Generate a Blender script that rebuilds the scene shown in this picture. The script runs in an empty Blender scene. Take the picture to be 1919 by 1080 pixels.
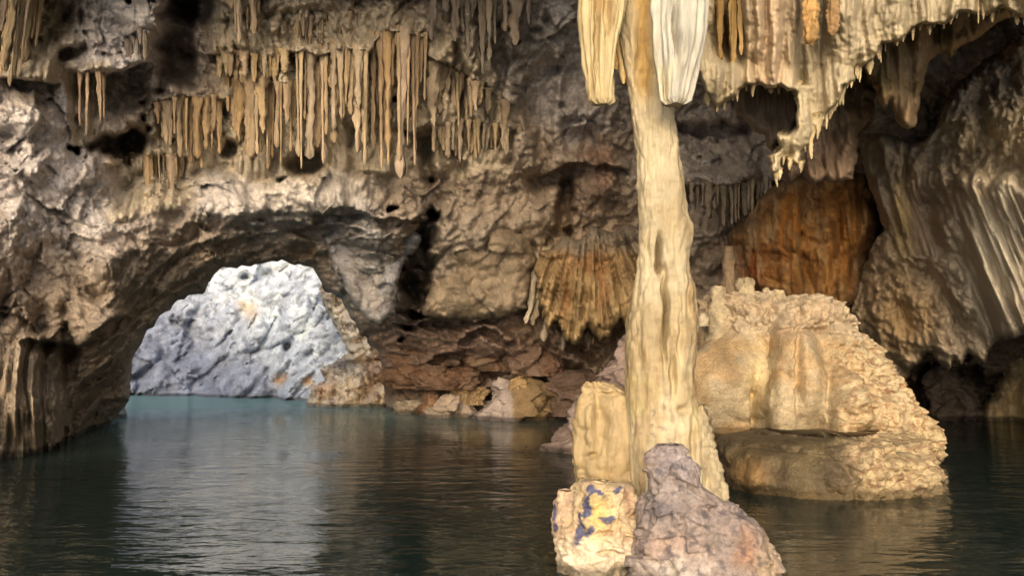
import bpy, math, random
import numpy as np
random.seed(7)
rng = np.random.default_rng(11)
S = bpy.context.scene
R = math.radians

# ------------------------------------------------------------------ camera
F = 1506.0                      # focal length in photograph pixels
CAMZ = 1.3
TH = math.atan(130.0 / F)
cam_d = bpy.data.cameras.new('camera')
cam = bpy.data.objects.new('camera', cam_d)
S.collection.objects.link(cam)
cam.location = (0, 0, CAMZ)
cam.rotation_euler = (R(90) + TH, 0, 0)
cam_d.sensor_width = 36
cam_d.lens = F / 1919.0 * 36
cam_d.clip_start = 0.05
cam_d.clip_end = 500
S.camera = cam

# ------------------------------------------------------------------ daylight
SUN_EL, SUN_AZ = R(15), R(-6)   # from behind the camera, over its left shoulder
w = bpy.data.worlds.new('World')
S.world = w
w.use_nodes = True
nt = w.node_tree
sky = nt.nodes.new('ShaderNodeTexSky')
sky.sky_type = 'NISHITA'
sky.sun_disc = False
sky.sun_elevation = SUN_EL
sky.sun_rotation = R(180) - SUN_AZ
sky.dust_density = 6
sky.ozone_density = 0.6
bg = nt.nodes['Background']
bg.inputs['Strength'].default_value = 0.15
nt.links.new(sky.outputs[0], bg.inputs[0])
sd = bpy.data.lights.new('sun', 'SUN')
sd.energy = 1.7
sd.angle = R(62)
sd.color = (1.0, 0.985, 0.95)
sun = bpy.data.objects.new('sun', sd)
S.collection.objects.link(sun)
# light travels towards +Y (into the cave), downwards, and to the right
sun.rotation_euler = (R(90) - SUN_EL, 0, SUN_AZ)
sun.location = (-6, -8, 9)
S.view_settings.view_transform = 'Standard'
S.view_settings.look = 'None'
S.view_settings.gamma = 1
S.view_settings.exposure = 0.6
S.cycles.max_bounces = 8
S.cycles.diffuse_bounces = 5
S.cycles.glossy_bounces = 4
S.cycles.transparent_max_bounces = 8

# ------------------------------------------------------------------ maths
def P(px, py, Y):
    px = np.asarray(px, float); py = np.asarray(py, float); Y = np.asarray(Y, float)
    a = (px - 959.5) / F; b = (540 - py) / F
    k = Y / (math.cos(TH) - b * math.sin(TH))
    return np.stack(np.broadcast_arrays(a * k, Y + 0 * k, CAMZ + (math.sin(TH) + b * math.cos(TH)) * k), -1)

_perm = np.random.default_rng(3).permutation(256)
_perm = np.concatenate([_perm, _perm, _perm])
_g = np.random.default_rng(4).normal(size=(256, 3)); _g /= np.linalg.norm(_g, axis=1)[:, None]
def perlin(p):
    sh = p.shape[:-1]; p = p.reshape(-1, 3)
    i = np.floor(p).astype(int); f = p - i; i &= 255
    u = f * f * f * (f * (f * 6 - 15) + 10)
    out = np.zeros(len(p))
    for dx in (0, 1):
        for dy in (0, 1):
            for dz in (0, 1):
                h = _perm[_perm[_perm[(i[:, 0] + dx) & 255] + ((i[:, 1] + dy) & 255)] + ((i[:, 2] + dz) & 255)]
                d = f - np.array((dx, dy, dz))
                wt = (u[:, 0] if dx else 1 - u[:, 0]) * (u[:, 1] if dy else 1 - u[:, 1]) * (u[:, 2] if dz else 1 - u[:, 2])
                out += wt * (d * _g[h]).sum(1)
    return (out * 1.5).reshape(sh)
def nz(p, s, seed=0, zs=1.0):
    q = np.array(p, float) / s
    q[..., 2] *= zs
    return perlin(q + np.array((seed * 13.7 + 40, seed * 7.3 + 60, seed * 3.1 + 80)))
def billow(p, s, seed=0, zs=1.0):
    return np.clip(np.abs(nz(p, s, seed, zs)) * 1.9, 0, 1) ** 0.75
def fbm(p, s, seed=0, n=4, zs=1.0):
    v = 0; a = 1
    for k in range(n):
        v = v + a * nz(p, s / 2 ** k, seed + k * 5, zs); a *= .5
    return v
def worley(p, s, seed=0):
    """distance to nearest and second nearest feature point"""
    sh = p.shape[:-1]; q = p.reshape(-1, 3) / s + seed * 9.1 + 50
    i = np.floor(q).astype(int); f = q - i
    d1 = np.full(len(q), 9.); d2 = np.full(len(q), 9.)
    for dx in (-1, 0, 1):
        for dy in (-1, 0, 1):
            for dz in (-1, 0, 1):
                h = _perm[_perm[_perm[(i[:, 0] + dx) & 255] + ((i[:, 1] + dy) & 255)] + ((i[:, 2] + dz) & 255)]
                o = np.stack([((h * 37) % 251) / 251., ((h * 91 + 13) % 241) / 241., ((h * 53 + 7) % 239) / 239.], -1)
                d = np.sqrt((((o + (dx, dy, dz)) - f) ** 2).sum(1))
                m = d < d1
                d2 = np.where(m, d1, np.minimum(d2, d)); d1 = np.where(m, d, d1)
    return d1.reshape(sh), d2.reshape(sh)
def facets(p, s, seed=0, warp=.25):
    """every cell of broken rock is its own tilted plane"""
    p = p + warp * s * np.stack([nz(p, s * .7, seed + 61), nz(p, s * .7, seed + 62), nz(p, s * .7, seed + 63)], -1)
    sh = p.shape[:-1]; q = p.reshape(-1, 3) / s + seed * 9.1 + 50
    i = np.floor(q).astype(int); f = q - i
    d1 = np.full(len(q), 9.); off = np.zeros(len(q))
    for dx in (-1, 0, 1):
        for dy in (-1, 0, 1):
            for dz in (-1, 0, 1):
                h = _perm[_perm[_perm[(i[:, 0] + dx) & 255] + ((i[:, 1] + dy) & 255)] + ((i[:, 2] + dz) & 255)]
                v = f - np.array((dx, dy, dz)) - np.stack([((h * 37) % 251) / 251., ((h * 91 + 13) % 241) / 241., ((h * 53 + 7) % 239) / 239.], -1)
                d = np.sqrt((v ** 2).sum(1)); m = d < d1
                d1 = np.where(m, d, d1); off = np.where(m, (v * _g[(h * 7 + 3) & 255]).sum(1) + .35 * (((h * 29) % 97) / 97. - .5), off)
    return off.reshape(sh)
def sstep(a, b, x):
    t = np.clip((x - a) / (b - a), 0, 1)
    return t * t * (3 - 2 * t)
def polydist(u, v, poly):
    """signed distance in pixels (negative inside) and nearest point"""
    poly = np.array(poly, float); n = len(poly)
    best = np.full(u.shape, 1e9); nx = np.zeros(u.shape); ny = np.zeros(u.shape)
    ins = np.zeros(u.shape, bool)
    for k in range(n):
        ax, ay = poly[k]; bx, by = poly[(k + 1) % n]
        ex, ey = bx - ax, by - ay
        t = np.clip(((u - ax) * ex + (v - ay) * ey) / max(ex * ex + ey * ey, 1e-9), 0, 1)
        qx, qy = ax + t * ex, ay + t * ey
        d = np.hypot(u - qx, v - qy)
        m = d < best
        best = np.where(m, d, best); nx = np.where(m, qx, nx); ny = np.where(m, qy, ny)
        if ay != by:
            c = ((ay > v) != (by > v)) & (u < (bx - ax) * (v - ay) / (by - ay) + ax)
            ins ^= c
    return np.where(ins, -best, best), nx, ny
def lin(c):
    c = np.array(c, float) / 255.
    return np.where(c < .04045, c / 12.92, ((c + .055) / 1.055) ** 2.4)

# ------------------------------------------------------------------ objects
def make(name, V, Q, mat, col=None, label=None, cat=None, group=None, kind=None, parent=None, smooth=True):
    V = np.asarray(V, np.float32).reshape(-1, 3)
    me = bpy.data.meshes.new(name)
    Q = [np.asarray(q, np.int32) for q in (Q if isinstance(Q, list) else [Q])]
    nl = sum(q.size for q in Q); nf = sum(len(q) for q in Q)
    me.vertices.add(len(V)); me.vertices.foreach_set('co', V.ravel())
    me.loops.add(nl); me.loops.foreach_set('vertex_index', np.concatenate([q.ravel() for q in Q]))
    me.polygons.add(nf)
    starts = []; s = 0
    for q in Q:
        starts.append(s + np.arange(len(q)) * q.shape[1]); s += q.size
    me.polygons.foreach_set('loop_start', np.concatenate(starts).astype(np.int32))
    me.update(calc_edges=True)
    me.validate()
    me.polygons.foreach_set('use_smooth', np.full(len(me.polygons), smooth))
    if col is not None:
        a = me.color_attributes.new('Mineral', 'FLOAT_COLOR', 'POINT')
        c = np.ones((len(V), 4), np.float32); c[:, :3] = np.clip(np.asarray(col).reshape(-1, 3), 0, 1)
        a.data.foreach_set('color', c.ravel())
    me.materials.append(mat)
    o = bpy.data.objects.new(name, me)
    S.collection.objects.link(o)
    if parent is not None: o.parent = parent
    if label: o['label'] = label
    if cat: o['category'] = cat
    if group: o['group'] = group
    if kind: o['kind'] = kind
    return o
def empty(name, loc, label, cat, group=None):
    o = bpy.data.objects.new(name, None); S.collection.objects.link(o)
    o.location = loc; o['label'] = label; o['category'] = cat
    o.empty_display_size = .2
    if group: o['group'] = group
    return o
def adopt(o, root):
    o.parent = root
    o.matrix_parent_inverse.identity()
    o.location = [-x for x in root.location]
    return o

def rock_mat(name, bump=0.5, scale=1.0, rough=0.75, spec=0.35, speck=0.25, streak=0.0, coat=0.0):
    m = bpy.data.materials.new(name); m.use_nodes = True
    t = m.node_tree; N = t.nodes; L = t.links
    b = N['Principled BSDF']
    at = N.new('ShaderNodeAttribute'); at.attribute_name = 'Mineral'
    tc = N.new('ShaderNodeTexCoord')
    mp = N.new('ShaderNodeMapping'); L.new(tc.outputs['Object'], mp.inputs[0])
    mp.inputs['Scale'].default_value = (1, 1, 0.16 if streak else 1)
    n1 = N.new('ShaderNodeTexNoise'); n1.inputs['Scale'].default_value = 6 * scale; n1.inputs['Detail'].default_value = 8; n1.inputs['Roughness'].default_value = .65
    n2 = N.new('ShaderNodeTexNoise'); n2.inputs['Scale'].default_value = 28 * scale; n2.inputs['Detail'].default_value = 6; n2.inputs['Roughness'].default_value = .7
    L.new(mp.outputs[0], n1.inputs[0]); L.new(mp.outputs[0], n2.inputs[0])
    r1 = N.new('ShaderNodeMapRange'); r1.inputs[1].default_value = .3; r1.inputs[2].default_value = .7
    r1.inputs[3].default_value = 1 - speck * 1.2; r1.inputs[4].default_value = 1 + speck * .7
    L.new(n1.outputs[0], r1.inputs[0])
    r2 = N.new('ShaderNodeMapRange'); r2.inputs[1].default_value = .35; r2.inputs[2].default_value = .65
    r2.inputs[3].default_value = 1 - speck; r2.inputs[4].default_value = 1 + speck * .5
    L.new(n2.outputs[0], r2.inputs[0])
    mu = N.new('ShaderNodeMath'); mu.operation = 'MULTIPLY'
    L.new(r1.outputs[0], mu.inputs[0]); L.new(r2.outputs[0], mu.inputs[1])
    vm = N.new('ShaderNodeVectorMath'); vm.operation = 'SCALE'
    L.new(at.outputs['Color'], vm.inputs[0]); L.new(mu.outputs[0], vm.inputs['Scale'])
    ge = N.new('ShaderNodeNewGeometry'); sz = N.new('ShaderNodeSeparateXYZ'); L.new(ge.outputs['Position'], sz.inputs[0])
    wz = N.new('ShaderNodeMath'); wz.operation = 'MULTIPLY_ADD'; wz.inputs[1].default_value = -.12; L.new(n1.outputs[0], wz.inputs[0]); L.new(sz.outputs[2], wz.inputs[2])
    wr = N.new('ShaderNodeMapRange'); wr.inputs[1].default_value = .0; wr.inputs[2].default_value = .05; wr.inputs[3].default_value = .34; wr.inputs[4].default_value = 1
    L.new(wz.outputs[0], wr.inputs[0])
    vw = N.new('ShaderNodeVectorMath'); vw.operation = 'SCALE'; L.new(vm.outputs[0], vw.inputs[0]); L.new(wr.outputs[0], vw.inputs['Scale'])
    L.new(vw.outputs[0], b.inputs['Base Color'])
    n3 = N.new('ShaderNodeTexNoise'); n3.inputs['Scale'].default_value = 14 * scale; n3.inputs['Detail'].default_value = 10; n3.inputs['Roughness'].default_value = .72
    L.new(mp.outputs[0], n3.inputs[0])
    vo = N.new('ShaderNodeTexVoronoi'); vo.inputs['Scale'].default_value = 22 * scale
    L.new(mp.outputs[0], vo.inputs[0])
    ad = N.new('ShaderNodeMath'); ad.operation = 'MULTIPLY_ADD'; ad.inputs[1].default_value = .35
    L.new(vo.outputs[0], ad.inputs[0]); L.new(n3.outputs[0], ad.inputs[2])
    bm = N.new('ShaderNodeBump'); bm.inputs['Strength'].default_value = bump; bm.inputs['Distance'].default_value = .06 / scale
    L.new(ad.outputs[0], bm.inputs['Height']); L.new(bm.outputs[0], b.inputs['Normal'])
    rr = N.new('ShaderNodeMapRange'); rr.inputs[3].default_value = rough - .18; rr.inputs[4].default_value = min(1, rough + .15)
    L.new(n1.outputs[0], rr.inputs[0]); L.new(rr.outputs[0], b.inputs['Roughness'])
    b.inputs['Specular IOR Level'].default_value = spec
    return m
M_WALL = rock_mat('limestone', bump=.6, speck=.22, spec=.2, rough=.85)
M_DRIP = rock_mat('dripstone', bump=.45, scale=1.4, speck=.2, streak=1, rough=.78, spec=.2)
M_COL = rock_mat('calcite', bump=.5, scale=1.5, speck=.16, streak=1, rough=.55)
M_CRUST = rock_mat('crusted limestone', bump=.5, scale=1.6, speck=.3, rough=.7)
M_FAR = rock_mat('pale limestone', bump=.4, scale=.8, speck=.28)

def grid_faces(nu, nv, wrap=False):
    i = np.arange(nv - 1)[:, None]; j = np.arange(nu if wrap else nu - 1)[None, :]
    j2 = (j + 1) % nu
    return np.stack([i * nu + j, i * nu + j2, (i + 1) * nu + j2, (i + 1) * nu + j], -1).reshape(-1, 4)

def rough(p, spec, seed=0):
    d = 0
    for kind, s, a in spec:
        seed += 1
        if kind == 'b': d = d + a * (billow(p, s, seed) - .45)
        elif kind == 'n': d = d + a * nz(p, s, seed)
        elif kind == 'f': d = d + a * (billow(p, s, seed, .12) - .45)
        elif kind == 'w':
            d1, d2 = worley(p, s, seed); d = d + a * (.5 - d1)
        elif kind == 'p': d = d + a * facets(p, s, seed)
        elif kind == 'c':
            d1, d2 = worley(p, s, seed); d = d + a * (np.clip((d2 - d1) * 3, 0, 1) - .6)
    return d

def mix(c1, c2, t):
    return c1 + (c2 - c1) * np.asarray(t)[..., None]
def mineral(p, base, var=.12, alt=None, alts=1.2, seed=0, amt=.6, dark=.35):
    """mottled rock colour; base may be per vertex"""
    c = np.ones(p.shape[:-1] + (3,)) * base
    if alt is not None:
        c = mix(c, np.ones_like(c) * alt, amt * sstep(-.1, .35, fbm(p, alts, seed + 2)))
    c = c * (1 + var * 2 * fbm(p, .5, seed + 9, 3))[..., None]
    st = sstep(.25, .6, fbm(p, .8, seed + 17, 4))
    return c * (1 - dark * st)[..., None]

# ================================================================== THE BIG ROCK SHELL
US = [-1400, -600, -200, 0, 100, 200, 300, 450, 600, 750, 900, 1050, 1200, 1350, 1500, 1650, 1800, 1919, 2200, 2700, 3400]
VS = [-330, -200, 0, 100, 200, 300, 400, 500, 600, 700, 800, 1200]
DT = np.array([
 [6, 6.5, 7, 7.5, 7.7, 8, 8, 8, 8.2, 8.6, 8.8, 8.6, 8.4, 8, 7.8, 7.6, 7.4, 7.2, 6.5, 6, 6],
 [6, 7, 8, 8.6, 9, 9.6, 9.8, 9.8, 10.2, 10.8, 11, 11, 11, 10.6, 10.4, 10, 9.4, 9, 8, 7, 6],
 [6, 7.4, 8.6, 9.4, 10, 11, 11.3, 11.3, 11.5, 12, 12.6, 13, 13, 13, 12.8, 12.4, 11.6, 11, 9.5, 8, 7],
 [6, 7.6, 9, 9.8, 10.4, 11.2, 11.8, 11.8, 12, 12.4, 13.2, 13.8, 14, 14, 13.8, 13.4, 12.4, 11.6, 10, 8, 7],
 [6, 7.8, 9.2, 10, 10.6, 11.5, 12, 12.2, 12.5, 12.8, 13.6, 14.6, 15, 15, 14.6, 14, 13, 12, 10.4, 8, 7],
 [6, 8, 9.4, 10.1, 10.8, 11.6, 12.2, 12.6, 12.8, 13.2, 14, 15, 15.4, 15.2, 15, 14.4, 13.4, 12.4, 10.6, 8, 7],
 [6, 8, 9.4, 10.2, 10.8, 11.6, 11.6, 12.6, 12.8, 13.4, 14.6, 15.4, 15.8, 15.6, 15.2, 14.8, 14, 13, 11, 8, 7],
 [6, 8, 9.4, 10.2, 11, 10.9, 12.2, 13.8, 14.6, 14.9, 15.2, 15.8, 16.2, 16, 15.6, 15.4, 15, 14, 11.4, 8, 7],
 [6, 8, 9.4, 10.3, 11.2, 11.6, 13.4, 15.5, 16.5, 16.6, 16.2, 16.4, 16.6, 16.4, 16, 15.8, 15.6, 15, 12, 8, 7],
 [6, 8, 9.4, 10.4, 11.6, 12.8, 14.8, 16.5, 18, 19.3, 18.4, 17.4, 17.2, 17, 17, 17, 17, 16.6, 12, 8, 7],
 [6, 8, 9.4, 10.5, 11.7, 15.4, 15.2, 16.5, 18.5, 20, 19, 18, 17.6, 17.4, 17.4, 17.6, 17.6, 17.4, 12, 8, 7],
 [6, 8, 9.4, 10.5, 11.7, 15.4, 15.2, 16.5, 18.5, 20, 19, 18, 17.6, 17.4, 17.4, 17.6, 17.6, 17.4, 12, 8, 7]], float)
def interp1(x, xs, tab):
    """smooth (monotone-ish) cubic Hermite along first axis of tab"""
    xs = np.array(xs, float)
    k = np.clip(np.searchsorted(xs, x) - 1, 0, len(xs) - 2)
    m = np.gradient(tab, xs, axis=0)
    h = xs[k + 1] - xs[k]; t = np.clip((x - xs[k]) / h, 0, 1)
    sh = (-1,) + (1,) * (tab.ndim - 1)
    t = t.reshape(sh); h = h.reshape(sh)
    return (2*t**3 - 3*t**2 + 1) * tab[k] + (t**3 - 2*t**2 + t) * h * m[k] + (-2*t**3 + 3*t**2) * tab[k+1] + (t**3 - t**2) * h * m[k+1]

HOLE = [(205, 1300), (204, 800), (216, 783), (242, 752), (244, 700), (252, 665), (275, 620), (310, 585), (345, 562), (385, 540), (398, 518),
        (425, 502), (470, 500), (520, 491), (560, 495), (592, 512), (612, 545), (640, 560), (668, 610), (700, 650), (716, 700), (724, 760), (724, 1300)]
def ragged(poly, step=9, amp=5, seed=1, keep=800):
    out = []; rr = np.random.default_rng(seed)
    for (a, b), (c, d) in zip(poly, poly[1:] + poly[:1]):
        n = max(1, int(math.hypot(c - a, d - b) / step)) if max(b, d) < keep else 1
        for k in range(n):
            t = k / n; j = amp if (k and b < keep - 20) else 0
            out.append((a + (c - a) * t + rr.normal(0, 1) * j * .7, b + (d - b) * t + rr.normal(0, 1) * j * .7))
    return out
HOLE = ragged(HOLE, 10, 4.5, 3, 745)
# lumps: (u, v, ru, rv, depth change; + = recessed)
LUMPS = [
 (335, 60, 34, 95, 1.3), (365, -10, 40, 60, 1.2), (95, 30, 40, 45, .6), (130, 95, 25, 16, .5),
 (225, 60, 105, 75, -.9), (290, 40, 45, 60, -.5), (60, 215, 80, 55, -.5), (110, 330, 80, 50, -.5), (60, 420, 70, 50, -.4),
 (200, 440, 90, 50, -.4), (232, 275, 42, 24, 1.5), (250, 262, 22, 24, .6), (570, 305, 30, 22, 1.3), (428, 275, 14, 18, .7), (795, 290, 18, 40, 1.2),
 (20, 250, 22, 14, .34), (55, 310, 30, 20, -.4), (420, 375, 55, 42, -.6), (560, 370, 90, 35, -.5), (500, 430, 30, 50, .0),
 (20, 560, 14, 40, .35), (180, 560, 18, 12, .3), (75, 620, 10, 50, .35), (120, 640, 12, 40, .5), (205, 620, 38, 45, -.8), (150, 610, 45, 45, -.4), (40, 700, 45, 90, -.5),
 (90, 770, 60, 50, -.5), (130, 700, 14, 50, .5),
 (690, 520, 60, 90, -.6), (780, 505, 27, 78, 2.6), (800, 440, 24, 30, 1.2), (765, 560, 18, 40, 1.5), (880, 510, 75, 80, -.5), (900, 420, 80, 45, -.5), (1020, 400, 40, 45, -.6),
 (560, 430, 85, 12, .7), (600, 475, 60, 35, .34), (640, 410, 40, 12, .5),
 (1060, 385, 16, 50, 1.3), (1010, 180, 30, 90, .6), (1080, 220, 35, 30, -.6), (1085, 90, 50, 80, .2), (975, 290, 28, 40, -.6),
 (1120, 350, 35, 60, -.4), (1350, 280, 60, 40, .3), (1330, 240, 60, 14, .9), (1450, 240, 60, 70, .4), (1350, 320, 70, 40, -.5),
 (1110, 620, 50, 70, .9), (1150, 660, 50, 60, .9), (1000, 540, 20, 60, .4),
 (830, 655, 90, 40, -.7), (960, 650, 80, 40, -.6), (800, 600, 90, 12, .6), (760, 700, 90, 26, -.6), (940, 690, 60, 20, .6), (880, 610, 50, 12, -.4), (1040, 700, 60, 40, .4),
 (1500, 130, 90, 60, .6), (1650, 480, 40, 120, .3), (1760, 170, 90, 60, .3), (1830, 90, 60, 30, .2), (1880, 260, 70, 60, -1.0),
 (1780, 740, 95, 50, 2.6), (880, 70, 40, 50, -.5), (940, 120, 12, 70, .7), (860, 150, 12, 80, .6), (905, 60, 10, 50, .6),
]
# ledges: polyline; rock above bulges out to the line and is undercut below it: (pts, reach above, amount, undercut, reach below)
LEDGES = [
 ([(540, 92), (600, 97), (650, 88), (690, 97)], 30, .3, .2, 30),
 ([(400, 98), (470, 104), (545, 104), (620, 102), (690, 102), (720, 60), (800, 70)], 50, .35, .12, 200),
 ([(425, 142), (460, 152), (520, 152), (558, 160)], 40, .3, .12, 150),
 ([(285, 190), (340, 178), (410, 184)], 60, .3, .12, 110),
 ([(210, 300), (280, 288), (345, 292)], 30, .2, .3, 110),
 ([(795, 100), (840, 120), (900, 160), (965, 190)], 60, .3, .1, 130),
 ([(800, 235), (880, 225), (960, 235)], 40, .25, .35, 80),
 ([(145, 130), (200, 133), (262, 118)], 35, .5, .6, 110),
 ([(400, 455), (470, 440), (540, 425), (640, 418)], 30, .3, .3, 30),
 ([(600, 395), (700, 405), (800, 415)], 30, .3, .3, 30),
 ([(1290, 345), (1370, 345), (1460, 335)], 40, .5, .5, 80),
 ([(1000, 330), (1080, 300), (1160, 310)], 40, .4, .4, 60),
 ([(745, 600), (850, 607), (940, 592)], 18, .4, .5, 25),
 ([(860, 640), (900, 612), (960, 640)], 18, .4, .5, 25),
 ([(720, 690), (800, 680), (870, 650)], 18, .4, .5, 25),
 ([(900, 730), (960, 720), (1060, 730)], 18, .4, .5, 30),
 ([(60, 640), (140, 645), (230, 590)], 25, .4, .4, 30),
 ([(0, 140), (100, 150)], 60, .4, .5, 60),
]
FLUTED = [  # polygons where the rock is drawn into vertical folds
 [(400, 20), (700, 10), (800, 40), (860, 110), (965, 190), (960, 320), (800, 300), (740, 330), (540, 330), (470, 330), (420, 310), (330, 330), (290, 300), (290, 190), (405, 180)],
 [(210, 285), (350, 280), (340, 400), (210, 400)], [(0, -50), (95, -50), (100, 150), (0, 150)],
 [(145, 130), (210, 130), (205, 260), (150, 260)], [(820, -60), (1010, -60), (1000, 130), (840, 150)],
 [(1280, 330), (1470, 330), (1450, 430), (1280, 430)], [(1370, 330), (1640, 330), (1640, 620), (1360, 620)],
 [(1000, 440), (1200, 440), (1200, 650), (1000, 640)], [(0, 640), (90, 640), (90, 860), (0, 860)], [(620, 330), (700, 330), (680, 420), (620, 400)],
]
TINTS = [  # (u, v, ru, rv, srgb) mineral colour patches of the rock, some lightened against the shade
 (60, 240, 130, 110, (172, 162, 162)), (240, 50, 110, 100, (168, 160, 162)), (120, 380, 160, 110, (165, 155, 152)), (440, 370, 110, 60, (170, 160, 155)),
 (560, 350, 120, 50, (165, 155, 145)), (60, 60, 80, 100, (168, 146, 108)), (60, 620, 160, 140, (138, 116, 92)), (40, 760, 110, 130, (132, 112, 82)),
 (320, 580, 160, 70, (140, 120, 95)), (660, 500, 60, 110, (128, 128, 132)), (870, 500, 120, 110, (140, 124, 106)), (860, 660, 190, 70, (112, 82, 66)),
 (600, 470, 60, 40, (120, 96, 64)), (740, 700, 80, 60, (108, 84, 68)), (1000, 690, 120, 70, (120, 92, 80)), (1100, 350, 70, 60, (128, 104, 84)), (1115, 330, 24, 26, (160, 104, 66)),
 (1080, 90, 130, 120, (166, 156, 150)), (1080, 210, 60, 60, (155, 146, 148)), (930, 100, 90, 120, (162, 148, 132)), (1350, 270, 130, 100, (168, 154, 146)),
 (1100, 540, 120, 110, (170, 138, 88)), (1110, 500, 40, 30, (140, 104, 66)), (1500, 460, 150, 140, (120, 84, 48)), (1600, 420, 60, 110, (130, 100, 66)), (1660, 560, 80, 110, (150, 118, 76)),
 (1500, 120, 160, 120, (165, 145, 115)), (1760, 140, 130, 120, (172, 156, 138)), (1860, 240, 90, 90, (140, 130, 118)),
]
OCHRE = lin((166, 149, 118)); GREY = lin((150, 138, 128)); BROWN = lin((138, 118, 96))

def sheet_depth(u, v):
    sh = u.shape; uf, vf = u.ravel(), v.ravel()
    tmp = interp1(vf, VS, DT)                                   # (n, len(US))
    xs = np.array(US, float); k = np.clip(np.searchsorted(xs, uf) - 1, 0, len(xs) - 2)
    m = np.gradient(tmp, xs, axis=1); ar = np.arange(len(uf))
    h = xs[k + 1] - xs[k]; t = np.clip((uf - xs[k]) / h, 0, 1)
    Y = (2*t**3 - 3*t**2 + 1) * tmp[ar, k] + (t**3 - 2*t**2 + t) * h * m[ar, k] + (-2*t**3 + 3*t**2) * tmp[ar, k+1] + (t**3 - t**2) * h * m[ar, k+1]
    p = P(uf, vf, Y)
    wu = uf + 14 * nz(p, .9, 31) + 7 * nz(p, .3, 33); wv = vf + 12 * nz(p, .9, 32) + 6 * nz(p, .3, 34)
    hn1 = nz(p, .45, 141); hn2 = nz(p, .16, 142)
    for (a, b, ru, rv, d) in LUMPS:
        r2 = ((wu - a) / ru) ** 2 + ((wv - b) / rv) ** 2
        if d > .35: r2 = r2 * (1 + .9 * hn1 + .5 * hn2)
        m_ = r2 < 9
        Y[m_] += d * np.exp(-np.clip(r2[m_], 0, 9) ** (2.6 if d > .35 else 1.4) * .8)
    for (pts, up, amt, cut, dn) in LEDGES:
        xs_ = [q[0] for q in pts]; ys_ = [q[1] for q in pts]
        ly = np.interp(wu, xs_, ys_); fade = sstep(xs_[0] - 25, xs_[0] + 12, wu) * (1 - sstep(xs_[-1] - 12, xs_[-1] + 25, wu))
        dy = vf + 7 * nz(p, .25, 35) + 9 * nz(p, .9, 36) - ly
        Y -= fade * amt * sstep(-up, -2, dy) * (dy < 0)
        Y += fade * (-amt + (amt + cut) * sstep(0, 5, dy)) * (dy >= 0) * (1 - sstep(dn * .3, dn, dy))
    flu = np.zeros(len(uf))
    for pl in FLUTED:
        d, _, _ = polydist(wu, wv, pl)
        flu = np.maximum(flu, 1 - sstep(-16, 10, d))
    pq = p + np.stack([.22 * nz(p, .7, 161), .22 * nz(p, .7, 162), .22 * nz(p, .7, 163)], -1)
    rockd = .40 * (billow(pq, 1.5, 1) - .45) + .17 * (billow(pq, .62, 2) - .45) + .10 * (billow(pq, .27, 3) - .45) + .34 * facets(p, 1.25, 3) + .20 * facets(p, .5, 5) + .07 * facets(p, .2, 7) + .06 * (billow(p, .12, 4) - .45) + .035 * (billow(p, .06, 5) - .45)
    crk = np.abs(fbm(pq, 1.1, 165, 3)); rockd -= .16 * (1 - sstep(0, .05, crk)) * sstep(0, .3, nz(p, 1.3, 166))
    # broken, angular faces
    d1, d2 = worley(p + .25 * np.stack([nz(p, .6, 61), nz(p, .6, 62), nz(p, .6, 63)], -1), 1.05, 3)
    rockd += .08 * (np.clip((d2 - d1) * 4, 0, 1) - .7)
    e1, e2 = worley(p + .1 * np.stack([nz(p, .3, 64), nz(p, .3, 65), nz(p, .3, 66)], -1), .4, 5)
    rockd += .05 * (np.clip((e2 - e1) * 4, 0, 1) - .7)
    q = p.copy(); q[:, 0] += .05 * nz(p, .5, 41)
    fold = .34 * (billow(q, .42, 7, .08) - .45) + .28 * (billow(q, .17, 8, .08) - .45) + .13 * (billow(q, .075, 9, .12) - .45) + .25 * (billow(p, 1.2, 10) - .45) + .03 * (billow(p, .08, 12) - .4)
    Y -= rockd * (1 - flu) + fold * flu
    hd, hx, hy = polydist(uf, vf, HOLE)
    Y += .7 * np.exp(-np.clip(hd, 0, 999) / 6)
    return Y.reshape(sh), flu.reshape(sh), hd.reshape(sh), hx.reshape(sh), hy.reshape(sh)

def axis(lo, hi, step, far_lo, far_hi, far_step):
    return np.concatenate([np.arange(far_lo, lo, far_step), np.arange(lo, hi, step), np.arange(hi, far_hi + 1, far_step)])

def wall_colour(u, v, p, flu):
    c = np.ones(u.shape + (3,)) * BROWN
    wu = u + 40 * nz(p, 1.1, 71) + 15 * nz(p, .4, 72); wv = v + 40 * nz(p, 1.1, 73) + 15 * nz(p, .4, 74)
    tw = np.zeros(u.shape); tcn = np.zeros(u.shape + (3,))
    for (a, b, ru, rv, s) in TINTS:
        k = np.exp(-(((wu - a) / ru) ** 2 + ((wv - b) / rv) ** 2) * 1.2)
        tw += k; tcn += k[..., None] * lin(s)
    c = mix(c, tcn / np.maximum(tw, 1e-6)[..., None], np.clip(tw * 1.5, 0, 1))
    om = np.zeros(u.shape)
    for pl in FLUTED[:4]:
        d, _, _ = polydist(wu, wv, pl); om = np.maximum(om, 1 - sstep(-10, 22, d))
    c = mix(c, np.ones_like(c) * OCHRE, om * .9)
    c = mix(c, np.ones_like(c) * c.mean(-1, keepdims=True), .45); c = mineral(p, np.clip(c * 1.7, 0, .66), .10, None, seed=3, dark=.24)
    pale = sstep(.2, .55, fbm(p, .45, 55, 4)); c = c * (1 + .16 * pale * (1 - om))[..., None]
    vein = 1 - sstep(.0, .035, np.abs(fbm(p, .8, 58, 4)))
    return c * (1 - .3 * vein * (1 - om))[..., None]

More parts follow.
